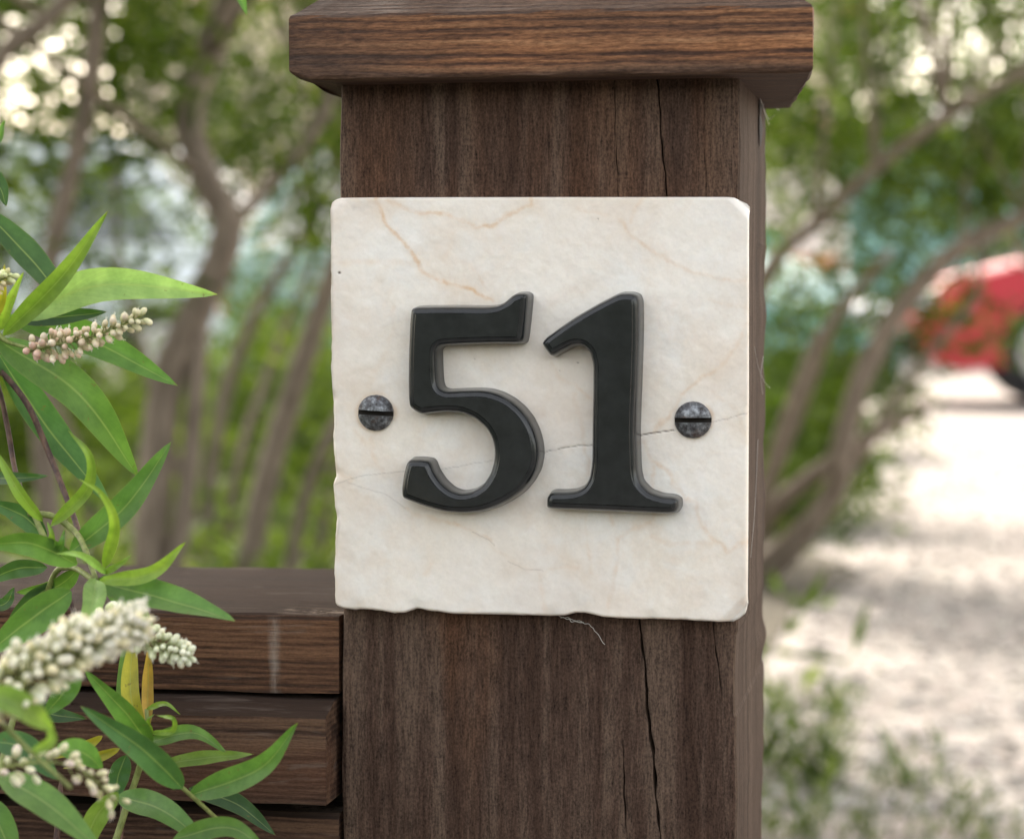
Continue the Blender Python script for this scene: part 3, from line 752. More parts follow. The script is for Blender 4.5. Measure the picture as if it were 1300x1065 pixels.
# ================================================================== FOREGROUND SHRUB
fs_base = Vector((-.62, -.16, 0))
fsh = thing('flowering_shrub', 'narrow leaved evergreen shrub with cream and pink flower spikes growing in front of the fence', 'shrub', fs_base)
COL = {'young': (.20, .30, .052), 'bright': (.155, .245, .045), 'mid': (.080, .170, .038), 'dark': (.036, .082, .026), 'blue': (.050, .120, .040), 'pale': (.22, .34, .12),
       'yellow': (.34, .31, .035), 'brown': (.34, .22, .045), 'mature': (.085, .17, .035)}
class LeafAcc:
    def __init__(s): s.v = []; s.f = []; s.uv = []; s.c = []
    def leaf(s, pts, Ys, wpx, col, roll=.35, fold=.35, twist=0.0):
        """pts in photo pixels base..tip, Ys depth at each; roll = turn of the blade towards the viewer"""
        nseg = 18; W = [P(p[0], p[1], y) for p, y in zip(pts, Ys)]
        q = catmull(W, max(2, nseg // (len(W) - 1))); n = len(q); Ym = sum(Ys) / len(Ys)
        wid = wpx / PXM(Ym); o = len(s.v); c0 = np.array(COL[col] if isinstance(col, str) else col) * 1.25 * (.9 + .2 * random.random())
        L = sum((Vector(q[i + 1]) - Vector(q[i])).length for i in range(n - 1))
        acc = 0; ph = random.random() * 6
        for i in range(n):
            a = Vector(q[max(i - 1, 0)]); b = Vector(q[min(i + 1, n - 1)]); t = (b - a).normalized()
            if i: acc += (Vector(q[i]) - Vector(q[i - 1])).length
            u_ = acc / L
            view = (Vector(q[i]) - CAM).normalized(); side_ = t.cross(view).normalized(); nrm = side_.cross(t).normalized()
            rl = roll + twist * (u_ - .5); sd_ = side_ * math.cos(rl) + nrm * math.sin(rl); nn = sd_.cross(t).normalized()
            if nn.dot(view) > 0: nn = -nn
            shape = (math.sin(math.pi * min(1, u_ ** .78)) ** .72) * (1 - .15 * u_) if 0 < u_ < 1 else 0
            hw = wid * .5 * max(shape, .05 if u_ < .5 else .012) / max(.35, math.cos(rl))
            for j in range(7):
                sj = (j - 3) / 3; cup = (abs(sj) ** 1.3) * hw * fold
                s.v.append(Vector(q[i]) + sd_ * (sj * hw) + nn * (cup + .00025 * math.sin(u_ * 19 + ph + sj * 2)))
                s.uv.append((u_, (sj + 1) / 2))
                cc = c0 * (1.18 if (sj > 0) else .95)
                s.c.append((cc[0], cc[1], cc[2], 1))
        for i in range(n - 1):
            for j in range(6): s.f.append((o + i * 7 + j, o + i * 7 + j + 1, o + (i + 1) * 7 + j + 1, o + (i + 1) * 7 + j))
    def build(s, name, parent, label=None):
        ob = meshobj(name, s.v, s.f, M['leaf'], parent)
        colattr(ob, 'tint', s.c)
        uvl = ob.data.uv_layers.new(name='UVMap'); li = np.zeros(len(ob.data.loops), np.int32); ob.data.loops.foreach_get('vertex_index', li)
        uvl.data.foreach_set('uv', np.array(s.uv, np.float32)[li].ravel())
        if label: ob['label'] = label
        return ob
A_ = LeafAcc()
A_.leaf([(-20, 268), (40, 330), (98, 402)], [-.01, -.01, -.02], 40, 'dark', .3)
A_.leaf([(18, 405), (80, 402), (136, 396)], [-.03, -.03, -.03], 26, 'dark', .2)
A_.leaf([(10, 402), (110, 430), (226, 490)], [-.03, -.02, -.015], 46, 'mid', .25)
A_.leaf([(-2, 450), (62, 545), (141, 642)], [-.03, -.02, -.02], 46, 'blue', .3)
A_.leaf([(-3, 432), (100, 500), (176, 606)], [-.04, -.05, -.03], 56, 'mature', .2, .25)
A_.leaf([(22, 402), (130, 362), (276, 374)], [-.035, -.05, -.03], 50, 'pale', .15, .22)
A_.leaf([(4, 426), (78, 352), (137, 268)], [-.04, -.06, -.07], 30, 'bright', .1, .4)
A_.leaf([(0, 420), (12, 385), (30, 345)], [-.04, -.05, -.055], 15, 'young', .2)
A_.leaf([(-8, 405), (2, 380), (6, 335)], [-.05, -.06, -.07], 14, 'yellow', .2)
A_.leaf([(-25, 210), (-2, 235), (8, 262)], [-.02, -.02, -.02], 26, 'dark', .2)
A_.leaf([(-30, 195), (-5, 180), (6, 152)], [-.02, -.02, -.02], 14, 'mid', .2)
A_.leaf([(-6, 428), (-60, 470), (-90, 540)], [-.04, -.05, -.06], 50, 'mid', .2)
A_.leaf([(-6, 420), (-70, 400), (-110, 350)], [-.04, -.05, -.06], 40, 'mature', .2)
A_.build('leaves', fsh)
B_ = LeafAcc()
B_.leaf([(88, 702), (160, 642), (218, 560)], [-.05, -.05, -.05], 40, 'mid', .25)
B_.leaf([(130, 742), (170, 772), (196, 802)], [-.05, -.04, -.04], 30, 'mid', .3)
B_.leaf([(122, 738), (215, 762), (298, 788)], [-.07, -.09, -.10], 44, 'mid', .4, .35, .8)
B_.leaf([(126, 738), (192, 728), (236, 688)], [-.08, -.09, -.10], 22, 'young', .2, .4)
B_.leaf([(132, 727), (150, 718), (167, 704)], [-.08, -.09, -.09], 11, 'bright', .2)
B_.leaf([(64, 668), (110, 622), (114, 580), (86, 546)], [-.06, -.08, -.09, -.09], 19, 'bright', .2)
B_.leaf([(132, 722), (146, 668), (130, 628), (101, 608)], [-.07, -.10, -.11, -.11], 18, 'young', .2)
B_.leaf([(136, 728), (105, 705), (70, 702)], [-.08, -.10, -.11], 12, 'pale', .2)
B_.leaf([(98, 716), (40, 690), (-20, 692)], [-.07, -.08, -.08], 36, 'mature', .3)
B_.leaf([(60, 684), (30, 655), (-15, 636)], [-.05, -.05, -.05], 30, 'blue', .3)
B_.leaf([(-20, 607), (20, 607), (62, 604)], [-.05, -.06, -.06], 19, 'dark', .2)
B_.leaf([(54, 662), (25, 625), (-8, 568)], [-.06, -.07, -.07], 17, 'bright', .3)
B_.leaf([(60, 700), (66, 680), (60, 662)], [-.07, -.08, -.08], 12, 'bright', .2)
B_.leaf([(70, 705), (78, 690), (82, 672)], [-.07, -.08, -.08], 14, 'mid', .2)
B_.leaf([(122, 735), (116, 770), (96, 812)], [-.08, -.10, -.11], 34, 'pale', .1, .3)
B_.leaf([(90, 750), (40, 785), (-20, 832)], [-.07, -.08, -.09], 50, 'mid', .2)
B_.leaf([(70, 740), (40, 762), (5, 800)], [-.05, -.05, -.05], 26, 'dark', .2)
B_.leaf([(60, 720), (20, 722), (-20, 740)], [-.05, -.05, -.05], 26, 'dark', .2)
B_.leaf([(-10, 770), (8, 765), (18, 745)], [-.05, -.05, -.05], 18, 'dark', .2)
B_.leaf([(100, 722), (70, 745), (20, 752)], [-.06, -.05, -.05], 26, 'mature', .2)
B_.build('leaves', fsh)
C_ = LeafAcc()
C_.leaf([(190, 946), (160, 905), (107, 850)], [-.06, -.08, -.09], 34, 'mid', .3)
C_.leaf([(232, 1000), (180, 950), (102, 896)], [-.10, -.12, -.13], 40, 'blue', .2)
C_.leaf([(184, 940), (166, 880), (170, 795)], [-.05, -.05, -.04], 26, 'yellow', .2, .3)
C_.leaf([(178, 945), (158, 890), (160, 800)], [-.045, -.045, -.035], 20, 'mature', .2, .3)
C_.leaf([(188, 925), (188, 870), (190, 815)], [-.045, -.04, -.04], 17, 'brown', .2)
C_.leaf([(188, 942), (245, 930), (288, 955)], [-.06, -.07, -.07], 23, 'mature', .3)
C_.leaf([(206, 970), (260, 962), (322, 957)], [-.06, -.06, -.06], 20, 'bright', .3)
C_.leaf([(240, 1010), (330, 975), (378, 917)], [-.07, -.09, -.10], 38, 'mid', .2)
C_.leaf([(186, 900), (210, 893), (229, 907)], [-.06, -.07, -.07], 8, 'bright', .1)
C_.leaf([(190, 930), (218, 928), (220, 912), (198, 908)], [-.06, -.08, -.09, -.08], 9, 'bright', .1)
C_.leaf([(192, 932), (188, 915), (196, 906)], [-.06, -.07, -.07], 9, 'bright', .1)
C_.leaf([(130, 934), (105, 948), (68, 962)], [-.04, -.04, -.04], 15, 'yellow', .2)
C_.leaf([(152, 950), (120, 962), (80, 975)], [-.04, -.04, -.04], 15, 'yellow', .2)
C_.leaf([(100, 852), (80, 880), (56, 908)], [-.10, -.10, -.10], 32, 'mid', .2)
C_.leaf([(20, 880), (62, 905), (110, 912)], [-.06, -.06, -.06], 26, 'dark', .2)
C_.leaf([(-30, 880), (20, 892), (68, 926)], [-.24, -.24, -.22], 38, 'bright', .2)
C_.leaf([(160, 958), (150, 985), (145, 1020)], [-.05, -.05, -.05], 30, 'blue', .2)
C_.leaf([(-10, 940), (30, 950), (75, 990)], [-.12, -.12, -.12], 40, 'blue', .2)
C_.leaf([(70, 950), (105, 955), (130, 975)], [-.14, -.13, -.12], 34, 'mid', .2)
C_.leaf([(40, 955), (66, 940), (58, 912)], [-.22, -.22, -.22], 16, 'bright', .2)
C_.leaf([(0, 985), (60, 1020), (130, 1080)], [-.14, -.15, -.16], 46, 'mature', .2)
C_.leaf([(150, 1010), (210, 1030), (270, 1080)], [-.06, -.08, -.09], 38, 'mid', .2)
C_.leaf([(240, 1000), (300, 1020), (350, 1060)], [-.04, -.04, -.04], 28, 'dark', .2)
C_.leaf([(150, 1005), (120, 1040), (100, 1100)], [-.08, -.08, -.08], 32, 'bright', .2)
C_.leaf([(-30, 1010), (0, 1050), (20, 1100)], [-.10, -.10, -.10], 44, 'mid', .2)
C_.leaf([(220, 1065), (290, 1050), (340, 1080)], [-.10, -.10, -.10], 30, 'mature', .2)
C_.build('leaves', fsh)

def twig(pl, mat, rpx, name='branch'):
    pts_ = [P(x, y, Y) if len(p) == 3 else None for p in [0] for x, y, Y in []] 
    pts_ = [P(x, y, Y) for x, y, Y in pl]
    rr = [r_ / PXM(Y) for (x, y, Y), r_ in zip(pl, rpx)]
    return tube(pts_, rr, 8, .12, 6)
a = Acc()
a.add(twig([(-160, 1500, -.16), (-60, 1200, -.12), (20, 900, -.04), (62, 745, -.05), (88, 720, -.06), (122, 738, -.075)], None, [8, 6, 4.5, 4, 4, 4]))
a.add(twig([(122, 738, -.075), (124, 757, -.085), (132, 782, -.10)], None, [3.5, 3, 2.5]))
a.add(twig([(-170, 1500, -.16), (-20, 1300, -.10), (120, 1120, -.06), (165, 1010, -.05), (186, 940, -.055), (186, 900, -.055)], None, [8, 6, 5, 4.5, 4, 2.5]))
a.add(twig([(60, 700, -.055), (55, 680, -.055), (36, 640, -.05)], None, [3, 4.5, 3]))
a.add(twig([(36, 652, -.05), (66, 655, -.05), (92, 672, -.05), (105, 690, -.06), (122, 736, -.075)], None, [4, 4.5, 4.5, 4, 3.4]))
a.add(twig([(-160, 1500, -.24), (-120, 1150, -.24), (-60, 960, -.24), (-10, 905, -.23)], None, [7, 6, 5, 4]))
a.add(twig([(-100, 1150, -.24), (-30, 880, -.22), (-8, 780, -.2), (-14, 740, -.12)], None, [4, 4, 3, 3]))
a.add(twig([(-40, 880, -.22), (0, 915, -.22), (40, 955, -.22), (90, 1000, -.22)], None, [5, 3.6, 3.2, 3]))
a.add(twig([(186, 930, -.055), (205, 985, -.08), (232, 1000, -.09), (330, 1090, -.05)], None, [4, 3, 3, 3]))
a.add(twig([(-8, 420, -.04), (10, 434, -.045), (36, 442, -.055)], None, [6, 3, 2.2]))
a.build('stem', M['stem'], fsh)
a = Acc()
a.add(twig([(-40, 440, -.03), (-5, 466, -.03), (34, 512, -.03), (64, 580, -.03), (92, 652, -.04), (105, 690, -.05)], None, [5, 4.3, 4.2, 4.2, 4, 3.5]))
a.add(twig([(-30, 410, -.02), (-2, 492, -.02), (10, 545, -.02), (20, 600, -.025), (40, 660, -.04)], None, [4, 3.6, 3.8, 3.6, 3.4]))
a.add(twig([(88, 756, -.01), (100, 810, -.01), (88, 880, -.01), (86, 905, -.01), (60, 1200, -.02)], None, [3, 4, 4, 4, 5]))
a.add(twig([(170, 800, -.012), (160, 850, -.012), (155, 905, -.012), (158, 1000, -.012), (120, 1400, -.03)], None, [3, 3.4, 3.4, 3.4, 5]))
a.add(twig([(-150, 1500, -.1), (-90, 1100, -.06), (-50, 700, -.04), (-20, 500, -.035), (-6, 425, -.04)], None, [8, 7, 6, 5, 5]))
# woody stems running down to the soil
for q0 in ((-160, 1500, -.16), (-170, 1500, -.16), (-160, 1500, -.24), (-150, 1500, -.1), (60, 1200, -.02), (120, 1400, -.03)):
    p0 = P(*q0); a.add(tube([p0, p0.lerp(fs_base, .5) + Vector((.01, 0, 0)), fs_base + Vector((random.uniform(-.03, .03), random.uniform(-.03, .03), -.01))], [.0018, .004, .007], 8, .1))
a.build('woody_branch', M['twig'], fsh)

def spike(pl, Y0, Y1, r0, r1, nb, budpx, cols, label, seed=1, sparse=0):
    """flower spike along photo polyline; buds set in a spiral round the stalk"""
    rnd = random.Random(seed); n = len(pl)
    W = catmull([P(x, y, Y0 + (Y1 - Y0) * i / (n - 1)) for i, (x, y) in enumerate(pl)], 10)
    Ym = (Y0 + Y1) / 2; k = 1 / PXM(Ym)
    a = Acc(); a.add(tube([Vector(q_) for q_ in W[::3]] + [Vector(W[-1])], [2.2 * k * (1 - .5 * i / len(W[::3])) for i in range(len(W[::3]) + 1)], 6, 0, 2))
    bmv = []; bmf = []; cl = []
    ico = bmesh.new(); bmesh.ops.create_icosphere(ico, subdivisions=2, radius=1); iv = [v.co.copy() for v in ico.verts]; jf = [tuple(v.index for v in f.verts) for f in ico.faces]; ico.free()
    for i in range(nb):
        u_ = (i + .5) / nb; f = u_ * (len(W) - 1); j = min(int(f), len(W) - 2); c = Vector(W[j]).lerp(Vector(W[j + 1]), f - j)
        t = (Vector(W[j + 1]) - Vector(W[j])).normalized(); o1 = t.orthogonal().normalized(); o2 = t.cross(o1)
        an = i * 2.39996 + rnd.uniform(-.4, .4); d = (o1 * math.cos(an) + o2 * math.sin(an) + t * (.35 + .5 * u_)).normalized()
        if sparse and rnd.random() < sparse: continue
        rad = (r0 + (r1 - r0) * u_) * k * rnd.uniform(.72, 1.16) * (.55 + .45 * min(1, u_ * 6))
        s_ = budpx * k * rnd.uniform(.66, 1.02) * (1 - .18 * u_)
        b = c + d * rad
        a.add(tube([c, c + d * rad * .6, b], [.9 * k, .8 * k, .9 * k], 5, 0, 1))
        base_c = np.array(cols[0]) * (1 - u_) + np.array(cols[1]) * u_ if rnd.random() < .75 else np.array(cols[2])
        base_c = np.clip(base_c * rnd.uniform(.85, 1.08), 0, .85)
        rot = d.to_track_quat('Z', 'Y'); o = len(bmv)
        for v in iv:
            el_ = 1.45 if v.z > 0 else 1.9
            v2 = Vector((v.x * s_, v.y * s_, v.z * s_ * el_ )); bmv.append(b + rot @ v2)
            g = np.clip(.5 - v.z, 0, 1) * .55; cc = base_c * (1 - g) + np.array((.30, .36, .12)) * g; cl.append((*cc, 1))
        bmf += [tuple(x + o for x in f_) for f_ in jf]
        if rnd.random() < .45:      # a few stamens standing out of the opened buds
            for q_ in range(4):
                dd = (d + o1 * rnd.uniform(-.5, .5) + o2 * rnd.uniform(-.5, .5)).normalized(); p0 = b + d * s_ * 1.1; p1 = p0 + dd * s_ * rnd.uniform(.8, 1.5); w_ = o1 * s_ * .09; o = len(bmv)
                w2 = dd.cross(o1).normalized() * s_ * .09
                bmv += [p0 - w_, p0 + w_, p0 + w2, p1 - w_ * 1.6, p1 + w_ * 1.6, p1 + w2 * 1.6 ]; bmf += [(o, o + 1, o + 4, o + 3), (o + 1, o + 2, o + 5, o + 4), (o + 2, o, o + 3, o + 5), (o + 3, o + 4, o + 5)]; cl += [(.80, .78, .62, 1)] * 6
    st = a.build('flower_spike', M['stem'], fsh); st['label'] = label
    ob = meshobj('buds', bmv, bmf, M['bud'], st); ob.matrix_parent_inverse = fsh.matrix_basis.inverted() if False else Matrix.Identity(4)
    ob.matrix_parent_inverse = Matrix.Translation(fsh.location).inverted() @ Matrix.Identity(4)
    # st lives in world coordinates through its parent inverse, so its own basis is the world's
    ob.matrix_parent_inverse = Matrix.Identity(4)
    colattr(ob, 'tint', cl); return ob
cream, pink, white, greenish = (.80, .72, .46), (.74, .48, .40), (.85, .81, .62), (.70, .74, .40)
spike([(36, 446), (80, 436), (125, 425), (178, 402)], -.06, -.075, 23, 13, 84, 5.5, (pink, (.76, .72, .48), (.80, .68, .52)), 'slim flower spike with pink buds at its base', 3)
spike([(172, 792), (120, 810), (60, 840), (-40, 905)][::-1], -.235, -.215, 44, 28, 270, 7.6, (white, (.76, .72, .60), cream), 'broad cream flower spike nearest the camera', 4)
spike([(128, 776), (165, 800), (205, 818), (238, 832)], -.105, -.12, 27, 14, 88, 6.0, (greenish, (.72, .74, .58), white), 'short greenish white flower spike with tight buds', 5)
spike([(-10, 978), (40, 968), (100, 975), (150, 1020)], -.20, -.18, 28, 20, 44, 6.4, (white, cream, (.70, .58, .50)), 'loose flower spike low on the shrub', 6, .25)
spike([(-20, 372), (-5, 360), (10, 350)], -.07, -.075, 16, 10, 24, 5.5, (pink, (.60, .58, .28), greenish), 'small yellowish flower spike at the shrub top', 7)

# ================================================================== BACKGROUND VEGETATION
def leaves_np(cent, n_per, spread, L, Wd, up=.2, droop=0.0, tone0=.5):
    """n_per small pointed leaves round every clump centre; returns verts, quads, tone"""
    C = np.repeat(np.asarray(cent, float), n_per, 0); n = len(C)
    tn = np.repeat(rng.random(len(cent)), n_per)
    pos = C + rng.normal(0, 1, (n, 3)) * np.asarray(spread)
    d = rng.normal(0, 1, (n, 3)); d[:, 2] = d[:, 2] * .7 + up; d /= np.linalg.norm(d, axis=1)[:, None]
    r = rng.normal(0, 1, (n, 3)); s = np.cross(d, r); s /= np.linalg.norm(s, axis=1)[:, None]; nn = np.cross(s, d)
    l = (L * (.6 + .8 * rng.random(n)))[:, None]; w_ = (Wd * (.7 + .6 * rng.random(n)))[:, None]
    a = pos; b = pos + d * l * .45 + s * w_ * .5 + nn * w_ * .15; c = pos + d * l - nn * l * .12; e_ = pos + d * l * .45 - s * w_ * .5 + nn * w_ * .15
    V_ = np.stack([a, b, c, e_], 1).reshape(-1, 3); Q = np.arange(4 * n).reshape(n, 4)
    t = np.clip(tn * .6 + rng.random(n) * .5 - .05, 0, 1)
    return V_, Q, np.repeat(t, 4)
def crown(name, parent, cent, n_per, spread, L, Wd, mat, up=.2):
    V_, Q, t = leaves_np(cent, n_per, spread, L, Wd, up)
    o = npmesh(name, V_, Q, mat, parent, smooth=False); attr(o, 'tone', t); return o
def stem3(pl, mat=None):
    """pl: (px,py,Y,width px)"""
    pts_ = [P(x, y, Y) for x, y, Y, w_ in pl]; rr = [w_ * .5 / PXM(Y) for x, y, Y, w_ in pl]
    return tube(pts_, rr, 9, .10, 5)
def to_ground(pl, dx=0):
    x, y, Y, w_ = pl[-1]; g = P(x + dx, y, Y); return pl, Vector((g.x, Y, -.02))

def tree(name, label, cat, group, stems, base, clumps, n_per, spread, L=.05, Wd=.011, mat='crown', up=.1, twigs=0, fine=()):
    t = thing(name, label, cat, base, 0, group)
    for pl in stems:
        V_, F_ = stem3(pl); a = Acc(); a.add((V_, F_))
        p0 = P(*pl[-1][:3]); r0 = pl[-1][3] * .5 / PXM(pl[-1][2])
        if p0.z > .02: a.add(tube([p0, p0.lerp(Vector(base), .5) + Vector((.02, 0, 0)), Vector(base) + Vector((0, 0, -.02))], [r0, r0 * 1.05, r0 * 1.2], 9, .1, 4))
        a.build('trunk', M['bark'], t)
    c = np.array(clumps)
    if twigs:
        a = Acc(); tops = [P(*pl[0][:3]) for pl in stems]
        allp = [P(*p[:3]) for pl in stems for p in pl]
        for i in range(twigs):
            e_ = Vector(c[rng.integers(len(c))]); s_ = min(allp, key=lambda p: (p - e_).length + random.random() * .3)
            mid = s_.lerp(e_, .5) + Vector((random.uniform(-.06, .06), random.uniform(-.06, .06), random.uniform(.0, .1)))
            a.add(tube([s_, mid, e_], [.008, .005, .002], 5, .1, 3))
        a.build('twigs', M['bark'], t)
    A1 = leaves_np(c, n_per, spread, L, Wd, up)
    if len(fine):
        A2 = leaves_np(np.array(fine), 22, (.055, .055, .04), L, Wd, up)
        A1 = (np.concatenate([A1[0], A2[0]]), np.concatenate([A1[1], A2[1] + len(A1[0])]), np.concatenate([A1[2], A2[2]]))
    o = npmesh('crown', A1[0], A1[1], M[mat], t, smooth=False); attr(o, 'tone', A1[2])
    return t
def vol(n, x0, x1, y0, y1, z0, z1, thin=None):
    out = []
    while len(out) < n:
        p = (rng.uniform(x0, x1), rng.uniform(y0, y1), rng.uniform(z0, z1))
        if thin is None or rng.random() < thin(*p): out.append(p)
    return out
def pxvol(n, spec):
    """clump centres given as photo windows (x0,x1,y0,y1,Y0,Y1)"""
    out = []
    for k, (x0, x1, y0, y1, Y0, Y1) in zip(n, spec):
        for _ in range(k):
            out.append(tuple(P(rng.uniform(x0, x1), rng.uniform(y0, y1), rng.uniform(Y0, Y1))))
    return out

# four tall multi-stemmed shrubs behind the fence, left of the post
g = 'tall multi-stemmed shrubs behind the fence'
tree('tall_shrub', 'tall shrub whose thick crooked stem bends in the gap left of the post', 'shrub', g,
     [[(330, -420, 3.3, 26), (318, -150, 3.25, 32), (290, 0, 3.2, 38), (262, 75, 3.2, 40), (240, 150, 3.15, 40), (262, 228, 3.1, 40), (290, 292, 3.1, 42), (252, 390, 3.1, 44), (214, 480, 3.1, 46), (197, 600, 3.1, 48), (188, 735, 3.1, 48)],
      [(500, -200, 3.6, 12), (420, 120, 3.4, 16), (345, 230, 3.3, 18), (292, 295, 3.15, 22), (255, 400, 3.1, 26)]],
     (P(188, 735, 3.1).x, 3.1, 0),
     vol(430, -2.6, .3, 2.2, 4.6, 2.3, 4.6) + vol(40, -2.2, -.3, 2.4, 4.3, 1.25, 2.2) + vol(430, -2.6, .9, .2, 2.4, 1.7, 2.9), 60, (.085, .085, .06), .055, .012, twigs=60, fine=pxvol([52, 14], [(60, 440, -80, 230, 3.3, 3.9), (180, 440, 180, 360, 3.2, 3.8)]))
tree('tall_shrub', 'tall shrub with a straight pale stem leaning right, beside the plaque', 'shrub', g,
     [[(640, -150, 3.9, 14), (520, 100, 3.85, 20), (440, 300, 3.8, 26), (398, 420, 3.8, 30), (358, 540, 3.8, 33), (330, 640, 3.8, 34), (312, 735, 3.8, 34)],
      [(470, 480, 3.6, 14), (420, 550, 3.6, 16), (385, 640, 3.65, 18), (365, 735, 3.7, 18)]],
     (P(312, 735, 3.8).x, 3.8, 0),
     vol(300, -2.2, .3, 3.2, 5.2, 2.6, 5.2) + vol(30, -1.6, -.1, 3.2, 5.0, 1.3, 2.2), 60, (.085, .085, .06), .055, .012, twigs=40, fine=pxvol([34, 10], [(250, 460, -60, 200, 3.9, 4.8), (380, 440, 200, 620, 3.9, 4.6)]))
tree('tall_shrub', 'slender dark stemmed shrub nearest the left edge of the view, behind the leaves', 'shrub', g,
     [[(150, -250, 2.9, 20), (125, 0, 2.9, 24), (112, 120, 2.9, 24), (85, 240, 2.9, 26), (62, 340, 2.9, 28), (50, 480, 2.9, 30), (70, 735, 2.9, 32)],
      [(140, -60, 2.6, 22), (60, 25, 2.6, 24), (-10, 90, 2.6, 26), (-80, 300, 2.7, 28), (-60, 735, 2.8, 30)]],
     (P(60, 735, 2.9).x, 2.9, 0),
     vol(330, -3.0, -.5, 1.6, 3.6, 2.0, 3.8) + vol(30, -2.8, -.9, 1.8, 3.6, 1.25, 2.0), 60, (.085, .085, .06), .055, .012, twigs=50, fine=pxvol([92, 20], [(-80, 240, -80, 200, 2.9, 3.6), (-80, 140, 200, 420, 2.9, 3.6)]))
tree('tall_shrub', 'thin shrub with several parallel slanting stems between the crooked stem and the plaque', 'shrub', g,
     [[(430, 230, 4.6, 10), (340, 370, 4.6, 15), (292, 480, 4.6, 18), (268, 600, 4.6, 19), (262, 735, 4.6, 20)],
      [(400, 330, 4.8, 8), (350, 450, 4.8, 12), (300, 600, 4.7, 14), (290, 735, 4.7, 14)],
      [(150, 330, 4.5, 12), (190, 480, 4.6, 14), (240, 640, 4.6, 14), (262, 735, 4.6, 14)],
      [(480, 480, 4.4, 12), (425, 600, 4.4, 14), (400, 735, 4.5, 16)],
      [(10, 400, 4.5, 12), (90, 560, 4.5, 16), (130, 735, 4.6, 18)]],
     (P(270, 735, 4.6).x, 4.6, 0),
     vol(200, -2.6, .0, 4.2, 5.8, 2.6, 5.4), 45, (.11, .11, .09), .055, .012, twigs=30, fine=pxvol([50, 38], [(-40, 440, -20, 330, 4.6, 5.8), (100, 440, 330, 640, 4.8, 5.6)]))

# right of the post
g2 = 'spreading shrubs right of the post'
tree('spreading_shrub', 'spreading shrub whose arching branches slant across the view right of the post', 'shrub', g2,
     [[(1420, 210, 4.6, 14), (1300, 275, 4.6, 20), (1222, 312, 4.6, 24), (1152, 380, 4.6, 25), (1098, 470, 4.6, 27), (1068, 570, 4.6, 29), (1060, 620, 4.65, 30), (1010, 690, 4.7, 32), (955, 745, 4.75, 36)],
      [(1350, 60, 4.3, 12), (1200, 150, 4.4, 14), (1110, 215, 4.5, 16), (1035, 285, 4.6, 18), (975, 345, 4.7, 20), (920, 500, 4.75, 24), (930, 745, 4.8, 28)],
      [(1130, 320, 4.3, 10), (1062, 400, 4.4, 14), (1030, 480, 4.5, 17), (985, 590, 4.6, 20), (930, 720, 4.75, 24)],
      [(1180, 515, 4.7, 12), (1110, 552, 4.7, 18), (1040, 598, 4.7, 22), (975, 655, 4.75, 26), (930, 745, 4.8, 28)],
      [(1040, 420, 4.2, 8), (1000, 520, 4.3, 12), (965, 640, 4.5, 16), (935, 745, 4.7, 20)],
      [(1240, 380, 4.8, 8), (1180, 450, 4.8, 11), (1130, 520, 4.8, 13), (1085, 590, 4.75, 15)]],
     (P(935, 745, 4.8).x, 4.8, 0),
     vol(30, -.2, .6, 4.2, 5.6, 1.45, 2.1), 42, (.09, .10, .07), .055, .013, twigs=30, fine=pxvol([5, 7], [(1210, 1330, 320, 440, 4.7, 5.3), (1140, 1205, 330, 440, 4.7, 5.3)]) + pxvol([120, 110, 0, 62, 24], [(960, 1330, -60, 200, 4.5, 5.6), (960, 1330, 120, 300, 4.6, 5.6), (1150, 1330, 320, 470, 4.7, 5.4), (960, 1165, 330, 560, 4.7, 5.4), (960, 1100, 550, 660, 4.8, 5.3)]))
tree('spreading_shrub', 'farther dark green shrub filling the upper right corner of the view', 'shrub', g2,
     [[(1230, -80, 6.6, 12), (1262, 40, 6.6, 16), (1300, 110, 6.6, 18), (1380, 250, 6.6, 22), (1400, 480, 6.6, 26), (1395, 640, 6.6, 28)],
      [(1080, 60, 6.8, 8), (1180, 170, 6.8, 12), (1290, 300, 6.7, 16), (1390, 500, 6.6, 22)]],
     (P(1395, 660, 6.6).x, 6.6, 0),
     vol(25, .0, 1.8, 6.0, 8.0, 1.6, 2.4), 42, (.13, .13, .10), .06, .015, twigs=16, fine=pxvol([160, 36], [(960, 1400, -40, 210, 6.6, 8.0), (1150, 1400, 180, 285, 6.6, 7.6)]))

# bushes between the stems and the far yard
def bush(x0, x1, ytop, Y, n, label, mat='crown', depth=1.0):
    a_ = P(x0, ytop, Y); b_ = P(x1, ytop, Y); c = Vector(((a_.x + b_.x) / 2, Y, 0)); hw = abs(b_.x - a_.x) / 2; h = a_.z
    t = thing('low_bush', label, 'bush', c, 0, 'rounded bushes in the yard')
    cl = []
    while len(cl) < n:
        u_, v_, w_ = rng.uniform(-1, 1), rng.uniform(-1, 1), rng.uniform(0, 1)
        if u_ * u_ + v_ * v_ + w_ * w_ < 1: cl.append((c.x + u_ * hw, Y + v_ * depth, .06 + w_ * (h - .08)))
    crown('crown', t, cl, 60, (.10, .10, .08), .06, .02, M[mat])
    a = Acc()
    for k in range(7):
        e_ = Vector(cl[k]); a.add(tube([Vector((c.x + random.uniform(-.1, .1), Y, -.02)), c.lerp(e_, .5) + Vector((0, 0, .1)), e_], [.02, .014, .006], 6, .1, 3))
    a.build('trunk', M['bark'], t)
bush(-60, 150, 420, 6.6, 70, 'loose bush at the left edge behind the flower spikes')
bush(150, 330, 450, 7.6, 70, 'rounded green bush behind the crooked stem', 'herb')
bush(290, 450, 400, 6.9, 80, 'sunny green bush just left of the plaque, behind the slanting stems', 'herb')
bush(900, 1085, 450, 6.4, 60, 'low green bush behind the branches right of the post', 'crown', .6)

